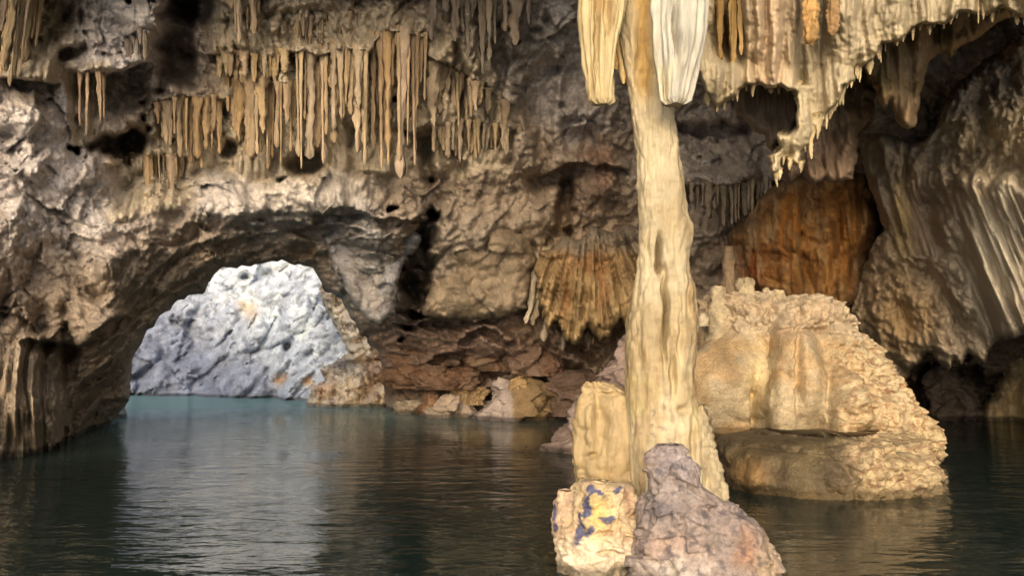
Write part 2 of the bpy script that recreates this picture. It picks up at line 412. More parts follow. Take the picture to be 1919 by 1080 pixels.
ua = axis(-60, 1980, 2.7, -1400, 3400, 30); va = axis(-40, 870, 2.7, -330, 1200, 22)
U, Vv = np.meshgrid(ua, va)
Yd, flu, hd, hx, hy = sheet_depth(U, Vv)
nu, nv = len(ua), len(va)
Qs = grid_faces(nu, nv)
inside = (hd < 0).ravel()
keep = ~(inside[Qs].all(1))
Qs = Qs[keep]
# snap the rim of the opening to its outline
used = np.zeros(nu * nv, bool); used[Qs.ravel()] = True
snap = (used & inside).reshape(U.shape)
U2 = np.where(snap, hx, U); V2 = np.where(snap, hy, Vv)
pw = P(U2, V2, Yd)
cw = wall_colour(U2, V2, pw, flu)
# carry the rim of the opening back as a passage
b_idx = np.nonzero(snap.ravel())[0]
pv = pw.reshape(-1, 3)
make('cave_wall', pv, Qs, M_WALL, cw, kind='structure', label='folded grey and ochre limestone wall of the cave above the pool', cat='cave wall')
def depth_at(u, v):
    y, *_ = sheet_depth(np.array([[float(u)]]), np.array([[float(v)]]))
    return float(y[0, 0])

# the passage behind the opening
def passage():
    path = [q for q in HOLE if q[1] < 790]
    path = np.array(path, float); seg = np.r_[0, np.cumsum(np.hypot(*np.diff(path, axis=0).T))]
    t = np.linspace(0, seg[-1], 160); u = np.interp(t, seg, path[:, 0]); v = np.interp(t, seg, path[:, 1])
    y0, *_ = sheet_depth(u[None] , v[None]); y0 = y0[0] - .05
    base = P(u, v, y0); cen = np.array([base[:, 0].mean(), 0, 1.0])
    rings = []
    for k, dy in enumerate(np.linspace(0, 2.0, 18)):
        q = base.copy(); out = q - cen; out[:, 1] = 0; out /= np.linalg.norm(out, axis=1)[:, None]
        q = P(u, v, y0 + dy) + out * (.03 + .06 * dy)
        q += out * (.2 * min(1, dy) * (nz(q, .7, 90) + .5 * nz(q, .25, 91)))[:, None]
        rings.append(q)
    V = np.concatenate(rings)
    make('passage_rock', V, grid_faces(160, 18), M_WALL, mineral(V, lin((130, 115, 98)), seed=5), kind='structure', label='rock lining of the low passage to the lit chamber', cat='cave wall')
passage()

# unseen roof over the pool, cut short and raised to let sunlight in
gx = np.linspace(-22, 24, 150); gy = np.linspace(4, 8.8, 40)
X, Yg = np.meshgrid(gx, gy)
Z = 7.3 + np.clip(8.6 - Yg, 0, 30) * .38 + .0 * X
pr = np.stack([X, Yg, Z], -1)
pr[..., 2] += .5 * (nz(pr, 3, 21) + .5 * nz(pr, 1.1, 22) + .25 * nz(pr, .5, 23))
pr[..., 2] = np.maximum(pr[..., 2], CAMZ + Yg * .475 + .45)
make('cave_ceiling', pr, grid_faces(150, 40), M_WALL, mineral(pr, BROWN, seed=8), kind='structure', label='dark rock ceiling over the pool', cat='cave ceiling')
# unseen side walls beside the viewer, flared to let the sun past
for sx, nm in ((-1, 'side'), (1, 'side')):
    gy = np.linspace(-6, 9, 90); gz = np.linspace(-2, 9, 80)
    Yg, Zg = np.meshgrid(gy, gz)
    X = sx * (7.2 + .9 * (9 - Yg) + 0 * Zg)
    q = np.stack([X, Yg, Zg], -1); q[..., 0] += .8 * nz(q, 2.0, 25) + .35 * nz(q, .7, 26) + .15 * nz(q, .3, 27)
    make('cave_side_wall', q, grid_faces(90, 80), M_WALL, mineral(q, BROWN, seed=9), kind='structure', label='rough unseen rock side of the cave, flared to admit sunlight', cat='cave wall')

# ================================================================== FAR CHAMBER
def far_rock():
    ua = axis(220, 740, 3.2, -500, 1150, 24); va = axis(470, 790, 3.2, -250, 900, 24)
    u, v = np.meshgrid(ua, va)
    Y = np.interp(u, [-500, 240, 420, 590, 720, 1100], [20, 27.5, 26.5, 24, 22, 20]) + np.clip(745 - v, -20, 900) * .017
    p = P(u, v, Y)
    w1, w2 = worley(p + .3 * nz(p, .8, 57)[..., None], 1.5, 4); Y = Y - (.7 * (billow(p, 2.6, 51) - .45) + .35 * nz(p, 1.1, 52) + .5 * facets(p, 1.7, 2) + .25 * facets(p, .7, 4) + .4 * (np.clip((w2 - w1) * 3, 0, 1) - .6) + .14 * (billow(p, .45, 53) - .45) + .06 * (billow(p, .2, 54) - .4) + .05 * nz(p, .09, 55))
    for (a, b, ru, rv, d) in [(538, 652, 9, 11, 1.6), (585, 575, 6, 22, .8), (630, 665, 40, 10, .7), (460, 520, 12, 8, .8), (500, 512, 12, 8, .8), (560, 600, 50, 60, -.6), (380, 640, 60, 70, .7), (640, 620, 18, 14, -.4)]:
        Y += d * np.exp(-((((u - a) / ru) ** 2 + ((v - b) / rv) ** 2)) ** 1.3)
    p = P(u, v, Y)
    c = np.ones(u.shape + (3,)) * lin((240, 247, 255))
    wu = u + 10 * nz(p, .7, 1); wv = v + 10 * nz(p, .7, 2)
    c = mix(c, np.ones_like(c) * lin((132, 138, 158)), sstep(-110, 60, (wv - 500) * .72 - (wu - 245) * .62) * .95)  # shade across the lower left is painted into the rock colour
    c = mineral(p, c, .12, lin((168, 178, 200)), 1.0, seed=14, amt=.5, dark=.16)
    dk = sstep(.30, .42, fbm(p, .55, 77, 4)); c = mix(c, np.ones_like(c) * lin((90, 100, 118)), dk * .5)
    for (a, b, r, s) in [(523, 712, 9, (205, 150, 90)), (470, 585, 16, (222, 206, 184)), (580, 720, 10, (210, 170, 120)), (458, 575, 11, (225, 208, 180))]:
        k = np.exp(-(((wu - a) / r) ** 2 + ((wv - b) / r) ** 2)); c = mix(c, np.ones_like(c) * lin(s), k)
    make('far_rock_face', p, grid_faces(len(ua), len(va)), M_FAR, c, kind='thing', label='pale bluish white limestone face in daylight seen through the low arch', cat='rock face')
far_rock()

# ================================================================== GENERIC SHAPES
def catmull(xs, ys, x):
    return interp1(np.asarray(x, float), xs, np.array(ys, float))
def proj(V):
    x, y, z = V[..., 0], V[..., 1], V[..., 2] - CAMZ
    d = y * math.cos(TH) + z * math.sin(TH); up = -y * math.sin(TH) + z * math.cos(TH)
    return 959.5 + F * x / d, 540 - F * up / d
def loft(name, rows, Y, mat, base, dr=1.0, nu=72, nv=120, spec=(), sq=2.0, seed=0, alt=None, amt=.5, var=.1, dark=.25, flutes=None, alts=.6, tint=None, dents=(), extra=None, straight=False, **kw):
    """horizontal slices between the traced left and right edges; Y number or (py, Y) list"""
    rows = sorted(rows, key=lambda r: r[0])
    py = np.array([r[0] for r in rows], float)
    t = np.linspace(py[0], py[-1], nv)
    xl = catmull(py, [r[1] for r in rows], t); xr = catmull(py, [r[2] for r in rows], t)
    if straight:
        kn = np.ones(5) / 5; sm = lambda a: np.convolve(np.pad(a, 2, 'edge'), kn, 'valid')
        xl = sm(np.interp(t, py, [r[1] for r in rows])); xr = sm(np.interp(t, py, [r[2] for r in rows]))
    Yc = np.full(nv, float(Y)) if np.isscalar(Y) else np.interp(t, [a for a, _ in Y], [b for _, b in Y])
    C = P((xl + xr) / 2, t, Yc); E = P(xr, t, Yc)
    Rr = np.maximum(E[:, 0] - C[:, 0], .002)
    ph = np.linspace(0, 2 * math.pi, nu, endpoint=False)
    cs, sn = np.cos(ph), np.sin(ph)
    rad = (np.abs(cs) ** sq + np.abs(sn) ** sq) ** (-1 / sq)
    dx = rad * cs; dy = rad * sn
    p = np.empty((nv, nu, 3))
    turn = -math.atan2(C[:, 0].mean(), C[:, 1].mean()); ct, st = math.cos(turn), math.sin(turn)
    lx = Rr[:, None] * dx * ct; ly = Rr[:, None] * dy * (dr if np.isscalar(dr) else np.interp(t, [a for a, _ in dr], [b for _, b in dr])[:, None])
    p[..., 0] = C[:, None, 0] + lx * ct - ly * st
    p[..., 1] = C[:, None, 1] + lx * st + ly * ct
    p[..., 2] = C[:, None, 2]
    d = rough(p, spec, seed * 3)
    if flutes:
        n, a, zs = flutes
        q = np.stack([np.broadcast_to(cs * n, p.shape[:2]), np.broadcast_to(sn * n, p.shape[:2]), p[..., 2] * zs], -1)
        q += (.25 * nz(p, .35, seed + 4))[..., None]
        d = d + a * (billow(q, 1.0, seed + 50) - .5) + a * .5 * (billow(q * np.array((2.3, 2.3, 1.6)), 1.0, seed + 51) - .5)
    if extra is not None:
        eu, ev = proj(p); d = d + extra(p, eu, ev)
    d = np.broadcast_to(d, p.shape[:2])
    d = np.maximum(d, -.55 * Rr[:, None])
    fade = np.minimum(1, Rr / .03)[:, None]
    p[..., 0] += d * (cs * ct - sn * st) * fade; p[..., 1] += d * (cs * st + sn * ct) * fade
    p[..., 2] += .35 * d * fade * np.where(np.arange(nv) < nv * .12, 1, 0)[:, None]
    if len(dents):
        pu, pv = proj(p); front = np.clip(-sn * 2, 0, 1)[None, :]
        wu = pu + 5 * nz(p, .12, 81); wv = pv + 5 * nz(p, .12, 82)
        for (a, b, ru, rv, dd) in dents:
            k = np.exp(-(((wu - a) / ru) ** 2 + ((wv - b) / rv) ** 2) ** 1.3) * front
            p[..., 1] += dd * k
    V = p.reshape(-1, 3)
    top = p[0].mean(0); bot = p[-1].mean(0)
    V = np.concatenate([V, [top], [bot]])
    j = np.arange(nu); j2 = (j + 1) % nu; n0 = nu * nv
    tris = np.concatenate([np.stack([j2, j, np.full(nu, n0)], -1), np.stack([(nv - 1) * nu + j, (nv - 1) * nu + j2, np.full(nu, n0 + 1)], -1)])
    c = mineral(V, base, var, alt, alts, seed, amt, dark)
    if tint is not None: c = tint(V, c)
    return make(name, V, [grid_faces(nu, nv, True)[:, ::-1], tris], mat, c, **kw)

def relief(name, poly, Yf, mat, base, step=3.0, roll=(22, .8), spec=(), seed=0, alt=None, amt=.5, var=.12, dark=.3, alts=.8, tint=None, back=1.0, slant=None, shape=None, **kw):
    """a mass with a traced outline: rounded front that turns back at its edges, and a closed back"""
    poly = np.array(poly, float)
    u0, v0 = poly.min(0) - step; u1, v1 = poly.max(0) + step
    ua = np.arange(u0, u1 + step, step); va = np.arange(v0, v1 + step, step)
    u, v = np.meshgrid(ua, va)
    pj = P(u, v, Yf(u, v))
    wob = 5 * nz(pj, .18, seed + 70) + 3 * nz(pj, .07, seed + 71)
    d, qx, qy = polydist(u + wob, v + wob * .6, poly)
    Q = grid_faces(len(ua), len(va)); ins = (d < 0).ravel()
    Q = Q[ins[Q].any(1)]
    uu = np.where(d > 0, qx - wob, u); vv = np.where(d > 0, qy - wob * .6, v)
    Y = Yf(uu, vv)
    p = P(uu, vv, Y)
    q = p.copy()
    if slant is not None: q[..., 0] += slant * p[..., 2]
    Y = Y - rough(q, spec, seed * 3)
    if shape is not None: Y = Y + shape(uu, vv, p)
    e = np.clip(1 + np.minimum(d, 0) / roll[0], 0, 1)
    Y = Y + roll[1] * (1 - np.sqrt(np.clip(1 - e ** 2, 0, 1)))
    p = P(uu, vv, Y)
    cu, cv = uu.ravel()[np.unique(Q)].mean(), vv.ravel()[np.unique(Q)].mean()
    pb = P(cu + (uu - cu) * .97, cv + (vv - cv) * .97, Y + back)
    V = np.concatenate([p.reshape(-1, 3), pb.reshape(-1, 3)]); n = u.size
    e1 = np.concatenate([Q[:, [0, 1]], Q[:, [1, 2]], Q[:, [2, 3]], Q[:, [3, 0]]])
    key = np.sort(e1, 1); _, inv, cnt = np.unique(key, axis=0, return_inverse=True, return_counts=True)
    be = e1[cnt[inv.ravel()] == 1]
    side = np.stack([be[:, 1], be[:, 0], be[:, 0] + n, be[:, 1] + n], -1)
    Qa = np.concatenate([Q, Q[:, ::-1] + n, side])
    ids = np.unique(Qa); remap = np.zeros(len(V), int); remap[ids] = np.arange(len(ids))
    V = V[ids]; Qa = remap[Qa]
    uvs = np.concatenate([np.stack([uu, vv], -1).reshape(-1, 2)] * 2)[ids]
    c = mineral(V, base, var, alt, alts, seed, amt, dark)
    if tint is not None: c = tint(V, c, uvs)
    return make(name, V, Qa, mat, c, **kw)

def drip(name, u, v0, v1, w0, Y, base, mat=None, tip=.25, lean=0.0, seed=0, nu=14, nv=34, dr=.9, bulge=.06, Yt=None, **kw):
    """one hanging dripstone, traced by its axis"""
    rs = np.random.default_rng(seed + 900)
    n = 7; ts = np.linspace(0, 1, n); rows = []
    sway = np.cumsum(rs.normal(0, min(w0, 14) * .05, n)); sway -= sway[0]
    for k, t in enumerate(ts):
        w_ = w0 * ((1 - t) ** .75 * (1 - tip) + tip) * (1 + bulge * rs.normal() * (0 < t < 1))
        if k == 0: w_ *= 1.5
        x = u + lean * (v1 - v0) * t + sway[k]
        rows.append((v0 + (v1 - v0) * t, x - w_ / 2, x + w_ / 2))
    rows.append((v1 + w0 * .22, rows[-1][1] + w0 * tip * .35, rows[-1][2] - w0 * tip * .35))
    a = w0 * Y / F
    return loft(name, rows, Y, mat or M_DRIP, base, dr=dr, nu=nu, nv=nv, spec=(('b', .05, a * .16), ('n', .15, a * .25)), flutes=(1.3, a * .35, 1.2), seed=seed, var=.10, dark=.22, **kw)

# ================================================================== THE COLUMN
C_CREAM = lin((188, 174, 144)); C_OCH = lin((166, 146, 108)); C_WHITE = lin((184, 181, 170)); C_GREY = lin((150, 140, 140))
def col_tint(V, c):
    u, v = proj(V)
    sp = sstep(.34, .46, fbm(V, .05, 91, 3)) * np.exp(-(((u - 1215) / 34) ** 2 + ((v - 790) / 75) ** 2)) * 1.3
    c = mix(c, np.ones_like(c) * lin((128, 120, 112)), np.clip(sp, 0, .7))
    k = sstep(60, 190, v) * 0 + np.exp(-(((u - 1206) / 18) ** 2)) * (1 - sstep(150, 205, v))
    c = mix(c, np.ones_like(c) * lin((176, 138, 66)), k * .8)
    sk = sstep(.12, .4, fbm(V, .12, 97, 4, .1)); c = mix(c, np.ones_like(c) * lin((146, 118, 78)), sk * .5)
    rg = sstep(.1, .45, fbm(V * np.array((.5, .5, 1)), .05, 98, 3)); c = c * (1 - .16 * rg)[:, None]
    gr = sstep(0, .4, fbm(V, .3, 96, 3)) * sstep(640, 760, v)
    return mix(c, np.ones_like(c) * lin((176, 166, 112)), gr * .35)
def col_extra(p, u, v):
    q = p * np.array((1, 1, .3)) + .03 * nz(p, .2, 5)[..., None]
    a1, a2 = worley(q, .11, 6); b1, b2 = worley(q, .05, 8)
    st = worley(p * np.array((.6, .6, 1)), .16, 9)[0]
    return .009 * (np.clip((a2 - a1) * 2.5, 0, 1) - .6) + .005 * (np.clip((b2 - b1) * 3, 0, 1) - .6) + .010 * (billow(p, .10, 9, .06) - .5) + .006 * (.5 - st) + .004 * nz(p, .02, 3)
ped = empty('limestone_column', P(1255, 1046, 5.2), 'tall cream and ochre limestone column rising out of the water to the ceiling', 'column')
rows = [(-1450, 1080, 1330), (-500, 1125, 1262), (-100, 1150, 1242), (0, 1155, 1240), (60, 1160, 1246), (130, 1173, 1252), (190, 1184, 1260), (250, 1192, 1272), (300, 1195, 1277), (350, 1197, 1281), (412, 1198, 1284),
        (419, 1198, 1295), (460, 1193, 1297), (500, 1188, 1294), (520, 1186, 1295), (526, 1184, 1303), (580, 1180, 1303), (640, 1173, 1300), (700, 1170, 1299), (745, 1170, 1306), (775, 1171, 1318), (800, 1172, 1328), (850, 1174, 1335), (900, 1180, 1352), (940, 1190, 1365), (1000, 1195, 1372), (1120, 1190, 1380)]
o = loft('shaft', rows, 5.2, M_COL, C_CREAM, straight=True, dr=.85, nu=170, nv=620, sq=2.3, seed=2, alt=C_OCH, amt=.55, alts=.5, var=.07, dark=.14,
         spec=(('n', .5, .03), ('b', .12, .005), ('n', .035, .002)), extra=col_extra, tint=col_tint,
         dents=[(1236, 478, 5, 34, .16), (1247, 600, 5, 72, .18), (1236, 505, 9, 10, .07), (1262, 700, 6, 40, .08), (1206, 120, 15, 90, .07), (1290, 560, 4, 30, .05), (1215, 470, 4, 40, .03),
                (1280, 770, 10, 8, .05), (1300, 830, 6, 40, .06), (1322, 860, 5, 50, .05), (1275, 640, 4, 50, .04), (1200, 660, 4, 40, .025)])
adopt(o, ped)
o = loft('root_flank', [(760, 1300, 1318), (790, 1285, 1330), (850, 1280, 1342), (900, 1282, 1356), (935, 1290, 1362), (1060, 1290, 1372)], 5.12, M_COL, C_CREAM, nu=60, nv=120, dr=.9, seed=4, alt=C_OCH,
         spec=(('b', .06, .02), ('n', .03, .006)), flutes=(2.2, .03, .5))
adopt(o, ped)
o = loft('foot', [(716, 1100, 1128), (724, 1092, 1150), (736, 1087, 1186), (760, 1078, 1200), (790, 1072, 1205), (850, 1068, 1210), (880, 1074, 1212), (920, 1080, 1215), (1060, 1084, 1220)], 5.35, M_COL, lin((168, 148, 112)), nu=110, nv=160, dr=.8, sq=2.6, seed=5, alt=lin((160, 130, 80)), amt=.5,
         spec=(('n', .3, .03), ('b', .1, .02), ('n', .03, .005)), flutes=(1.3, .03, .2), dents=[(1125, 790, 14, 60, .08), (1110, 855, 10, 7, .06), (1140, 740, 16, 6, .05)])
adopt(o, ped)

def hang_tint(V, c):
    sk = sstep(.05, .4, fbm(V, .10, 99, 4, .08)); c = mix(c, c * lin((190, 160, 120)) / .8, sk * .7)
    return c
def hanging(name, rows, Y, base, label, seed, **k):
    k.setdefault('dr', .8)
    return loft(name, rows, Y, M_COL, base, nu=100, nv=260, sq=2.2, seed=seed, label=label, cat='stalactite', spec=(('n', .35, .02), ('b', .1, .004), ('n', .03, .0015)), var=.06, dark=.12, tint=hang_tint, **k)
hanging('stalactite', [(-1250, 1060, 1200), (-300, 1082, 1182), (0, 1090, 1172), (40, 1091, 1166), (80, 1094, 1156), (120, 1097, 1150), (150, 1103, 1146), (180, 1110, 1143), (193, 1114, 1142), (196, 1122, 1136)], 5.0, lin((192, 176, 136)),
        'cream pleated stalactite hanging left of the tall column', 11, flutes=(1.8, .04, .12), dents=[(1118, 60, 4, 90, .08), (1136, 20, 4, 60, .06)], alt=C_OCH, amt=.3)
hanging('stalactite', [(-1250, 1180, 1350), (-300, 1215, 1335), (0, 1221, 1327), (40, 1220, 1325), (80, 1222, 1322), (110, 1226, 1314), (130, 1230, 1307), (160, 1234, 1298), (185, 1238, 1292), (194, 1241, 1288), (197, 1250, 1280)], 4.85, C_WHITE,
        'broad white stalactite with a split front hanging right of the tall column', 12, flutes=(2.0, .045, .2), dents=[(1268, 50, 5, 50, .16), (1246, 160, 4, 34, .07), (1247, 50, 3, 20, .04)], alt=lin((214, 200, 160)), amt=.45)
hanging('stalactite', [(-900, 1140, 1160), (0, 1141, 1160), (60, 1143, 1158), (100, 1146, 1160), (125, 1150, 1160), (130, 1153, 1157)], 5.25, lin((206, 178, 118)), 'thin cream stalactite squeezed between the pleated one and the column', 13)
hanging('stalactite', [(-900, 1150, 1172), (60, 1152, 1170), (110, 1156, 1172), (150, 1162, 1174), (157, 1166, 1171)], 5.22, lin((214, 196, 150)), 'short ragged stalactite touching the left side of the column', 14)

# rocks round the column's foot
def paint_tint(V, c):
    u, v = proj(V)
    wu = u + 14 * nz(V, .09, 61); wv = v + 14 * nz(V, .09, 62)
    k = np.zeros(len(V))
    for (a, b, ru, rv) in [(1098, 960, 15, 38), (1088, 1005, 15, 20), (1040, 970, 6, 36), (1135, 975, 13, 9), (1108, 1003, 8, 9), (1120, 925, 14, 10), (1105, 925, 12, 14), (1155, 925, 10, 6)]:
        k = np.maximum(k, np.exp(-((((wu - a) / ru) ** 2 + ((wv - b) / rv) ** 2)) ** 1.5))
    c = mix(c, np.ones_like(c) * lin((212, 184, 92)), np.exp(-(((wu - 1120) / 26) ** 2 + ((wv - 965) / 45) ** 2)) * .6)
    c = mix(c, np.ones_like(c) * lin((238, 226, 204)), sstep(990, 1040, v) * .6)
    c = mix(c, np.ones_like(c) * lin((140, 105, 85)), np.exp(-(((wu - 1180) / 14) ** 2 + ((wv - 940) / 40) ** 2)) * .7)
    k = sstep(.3, .75, k * (1 + 1.2 * fbm(V, .05, 63, 3)))
    return mix(c, np.ones_like(c) * lin((58, 72, 116)), k * .9)
loft('boulder', [(902, 1118, 1150), (906, 1098, 1172), (918, 1084, 1190), (940, 1080, 1202), (965, 1072, 1206), (1000, 1060, 1200), (1035, 1056, 1196), (1062, 1064, 1190), (1180, 1060, 1205)], 4.95, M_CRUST, lin((196, 176, 146)), nu=150, nv=150, dr=.95, sq=2.25, seed=21, var=.1, dark=.2,
     spec=(('n', .3, .03), ('p', .22, .07), ('b', .14, .025), ('p', .09, .02), ('b', .05, .01), ('n', .025, .005)), tint=paint_tint, alt=lin((196, 160, 130)), amt=.4,
     dents=[(1140, 1000, 14, 5, .05), (1142, 1040, 22, 5, .06)], label='cream boulder stained blue and yellow, left of the grey cone below the column', cat='boulder')
loft('boulder', [(920, 1048, 1075), (932, 1040, 1085), (970, 1036, 1092), (1020, 1037, 1092), (1045, 1042, 1095), (1130, 1045, 1095)], 5.02, M_CRUST, lin((200, 174, 148)), nu=80, nv=90, dr=.9, sq=2.5, seed=22, tint=paint_tint,
     spec=(('b', .12, .03), ('b', .05, .012), ('n', .025, .004)), label='small pinkish boulder with a blue stained edge, leftmost at the column foot', cat='boulder')
def cone_tint(V, c):
    u, v = proj(V)
    wu = u + 18 * nz(V, .12, 64); wv = v + 18 * nz(V, .12, 65)
    for (a, b, ru, rv, s, am) in [(1400, 1040, 26, 40, (156, 112, 80), .8), (1250, 1030, 50, 30, (190, 160, 140), .5), (1440, 1060, 20, 40, (205, 180, 140), .6), (1235, 960, 30, 14, (92, 92, 110), .5), (1262, 870, 40, 40, (128, 126, 138), .5), (1275, 1070, 60, 20, (225, 215, 205), .6), (1222, 1000, 8, 60, (90, 85, 85), .4)]:
        k = np.exp(-(((wu - a) / ru) ** 2 + ((wv - b) / rv) ** 2)); c = mix(c, np.ones_like(c) * lin(s), k * am)
    k = sstep(.33, .45, fbm(V, .07, 66, 3)); return mix(c, np.ones_like(c) * lin((84, 80, 90)), k * .6)
loft('cone_boulder', [(838, 1250, 1262), (843, 1240, 1272), (852, 1230, 1282), (870, 1216, 1298), (900, 1210, 1308), (918, 1206, 1325), (932, 1202, 1350), (950, 1198, 1374), (980, 1192, 1400), (1010, 1186, 1418), (1040, 1182, 1432), (1082, 1176, 1442), (1250, 1165, 1455)], 4.72, M_CRUST, lin((154, 142, 138)), nu=200, nv=220, dr=.75, sq=2.1, seed=23, alt=lin((150, 134, 128)), amt=.6, alts=.25, var=.14, dark=.3,
     spec=(('n', .4, .05), ('p', .3, .09), ('b', .2, .03), ('p', .12, .03), ('b', .07, .014), ('n', .03, .007)), tint=cone_tint, label='grey mauve cone shaped boulder with a rusty patch in front of the column', cat='boulder')
loft('pebble', [(1036, 1440, 1454), (1042, 1436, 1462), (1056, 1434, 1465), (1072, 1438, 1464), (1100, 1440, 1462)], 4.7, M_CRUST, lin((196, 176, 154)), nu=40, nv=40, seed=24, spec=(('b', .05, .012),), label='small round knob of rock at the right edge of the grey cone boulder', cat='rock')

loft('boulder', [(610, 1195, 1240), (640, 1165, 1262), (680, 1140, 1290), (720, 1110, 1310), (760, 1085, 1320), (800, 1055, 1330), (828, 1026, 1340), (840, 1026, 1345), (900, 1035, 1350)], 11.5, M_WALL, lin((150, 132, 124)), nu=150, nv=150, dr=.6, seed=25, alt=lin((128, 112, 104)),
     spec=(('p', 1.0, .3), ('b', .8, .12), ('p', .35, .12), ('b', .3, .04), ('b', .1, .03), ('n', .05, .01)), label='large mauve grey sloping boulder in the water behind the column', cat='boulder')

# ================================================================== THE MOUND
mound = empty('flowstone_mound', P(1560, 898, 9.0), 'broad cream flowstone mound standing in the pool right of the column', 'flowstone mound')
def dome_tint(V, c):
    u, v = proj(V)
    pk = sstep(1480, 1620, u + 40 * nz(V, .3, 31))
    c = mix(c, np.ones_like(c) * lin((192, 174, 138)), pk * .6)
    sp = sstep(.1, .3, fbm(V, .07, 67, 3)) * pk; c = mix(c, np.ones_like(c) * lin((140, 96, 66)), sp * .6)
    gl = np.exp(-(((u - 1420) / 22) ** 2 + ((v - 720) / 80) ** 2)); c = mix(c, np.ones_like(c) * lin((240, 215, 160)), gl * .5)  # warm glow on the lobe's right edge, painted into the colour
    tp = (1 - sstep(610, 650, v + 12 * nz(V, .2, 32))); return mix(c, np.ones_like(c) * lin((176, 160, 140)), tp * .6)
def popcorn(p, k):
    pw_ = p + .03 * np.stack([nz(p, .1, 21), nz(p, .1, 22), nz(p, .1, 23)], -1)
    a1, a2 = worley(pw_, .13, 2); b1, b2 = worley(pw_, .07, 3)
    return k * (.13 * (.5 - a1) + .08 * (.5 - b1) + .05 * (billow(p, .35, 6) - .4))
def mound_extra(p, u, v):
    g = lambda a, b, ra, rb: np.exp(-(((u - a) / ra) ** 2 + ((v - b) / rb) ** 2) ** 2)
    lobes = .62 * g(1376, 735, 56, 105) + .5 * g(1490, 720, 46, 120) + .4 * g(1575, 770, 34, 80) + .2 * g(1640, 790, 34, 60)
    fr = (p[..., 1] < 10.3)
    k = sstep(1520, 1600, u + 30 * nz(p, .3, 4))
    return fr * lobes + popcorn(p, np.clip(k + (1 - sstep(600, 640, v)), 0, 1))
rows = [(558, 1345, 1480), (564, 1318, 1520), (576, 1308, 1560), (600, 1306, 1590), (630, 1304, 1614), (660, 1304, 1640), (700, 1306, 1672), (740, 1312, 1700), (780, 1322, 1722), (815, 1332, 1738), (864, 1338, 1744), (930, 1345, 1740)]
adopt(loft('dome', rows, 10.3, M_CRUST, lin((176, 160, 132)), dr=[(552, .78), (790, .82), (815, .76), (840, .68), (900, .72)], nu=560, nv=300, sq=2.2, seed=31, alt=lin((184, 146, 96)), amt=.5, var=.1, dark=.18, tint=dome_tint,
     spec=(('b', .9, .2), ('b', .4, .07), ('n', .16, .02), ('n', .06, .006)), extra=mound_extra,
     dents=[(1418, 770, 8, 60, .25), (1450, 660, 8, 90, .12), (1500, 700, 7, 120, .12), (1350, 620, 14, 30, .15), (1560, 760, 10, 60, .12), (1500, 620, 60, 6, .1)]), mound)
rows = [(806, 1440, 1640), (814, 1380, 1700), (826, 1350, 1722), (842, 1340, 1736), (862, 1338, 1742), (898, 1342, 1738), (960, 1350, 1715)]
def shelf_tint(V, c):
    u, v = proj(V)
    k = sstep(1560, 1640, u + 30 * nz(V, .3, 33)); c = mix(c, np.ones_like(c) * lin((190, 170, 134)), k * .85)
    sp = sstep(.1, .3, fbm(V, .06, 68, 3)) * k; c = mix(c, np.ones_like(c) * lin((120, 84, 60)), sp * .6)
    k = np.exp(-(((u - 1400) / 34) ** 2 + ((v - 890) / 30) ** 2)); c = mix(c, np.ones_like(c) * lin((190, 150, 96)), k * .6)
    k = sstep(912, 935, v) * (1 - k); return mix(c, np.ones_like(c) * lin((196, 166, 112)), k * .5)
adopt(loft('base_shelf', rows, 9.0, M_CRUST, lin((88, 76, 58)), dr=1.35, nu=560, nv=140, sq=2.2, seed=32, alt=lin((104, 92, 66)), amt=.6, var=.12, dark=.3, tint=shelf_tint,
     spec=(('b', .7, .14), ('b', .3, .05), ('n', .12, .02), ('n', .04, .006)), extra=lambda p, u, v: popcorn(p, sstep(1500, 1620, u)), dents=[(1400, 895, 30, 30, -.16)]), mound)
# stubby stalagmites on the mound, each traced: (u, v_top, v_bottom, width)
stubs = [(1398, 522, 572, 42, 'flat topped pale stalagmite, widest of the stubs on the mound'), (1460, 546, 588, 30, 'tall pale stalagmite stub right of the flat topped one on the mound'),
 (1348, 538, 580, 36, 'rounded cream stalagmite stub close to the column on the mound'), (1436, 542, 575, 16, 'thin pale stalagmite stub beside the tall one on the mound'), (1365, 462, 560, 26, 'knobbly brown stalagmite standing behind the mound, next to the orange flowstone')]
for k, (u, a, b, w_, lab) in enumerate(stubs):
    loft('stalagmite', [(a - 1, u - w_ * .3, u + w_ * .3), (a + 3, u - w_ * .34, u + w_ * .36), (a + 9, u - w_ * .42, u + w_ * .40), ((a + b) / 2, u - w_ * .45, u + w_ * .45), (b, u - w_ * .6, u + w_ * .6), (b + 60, u - w_ * .7, u + w_ * .7)], 9.9 if k < 4 else 12.5, M_CRUST,
         lin((184, 168, 138)) if k < 4 else lin((150, 128, 104)), nu=36, nv=50, seed=40 + k, spec=(('n', .14, .035), ('b', .07, .02), ('n', .03, .008)), label=lab, cat='stalagmite')
r2 = np.random.default_rng(5)
KN = 'first second third fourth fifth sixth seventh eighth ninth tenth eleventh twelfth thirteenth fourteenth fifteenth sixteenth seventeenth eighteenth nineteenth twentieth twentyfirst twentysecond twentythird twentyfourth twentyfifth twentysixth'.split()
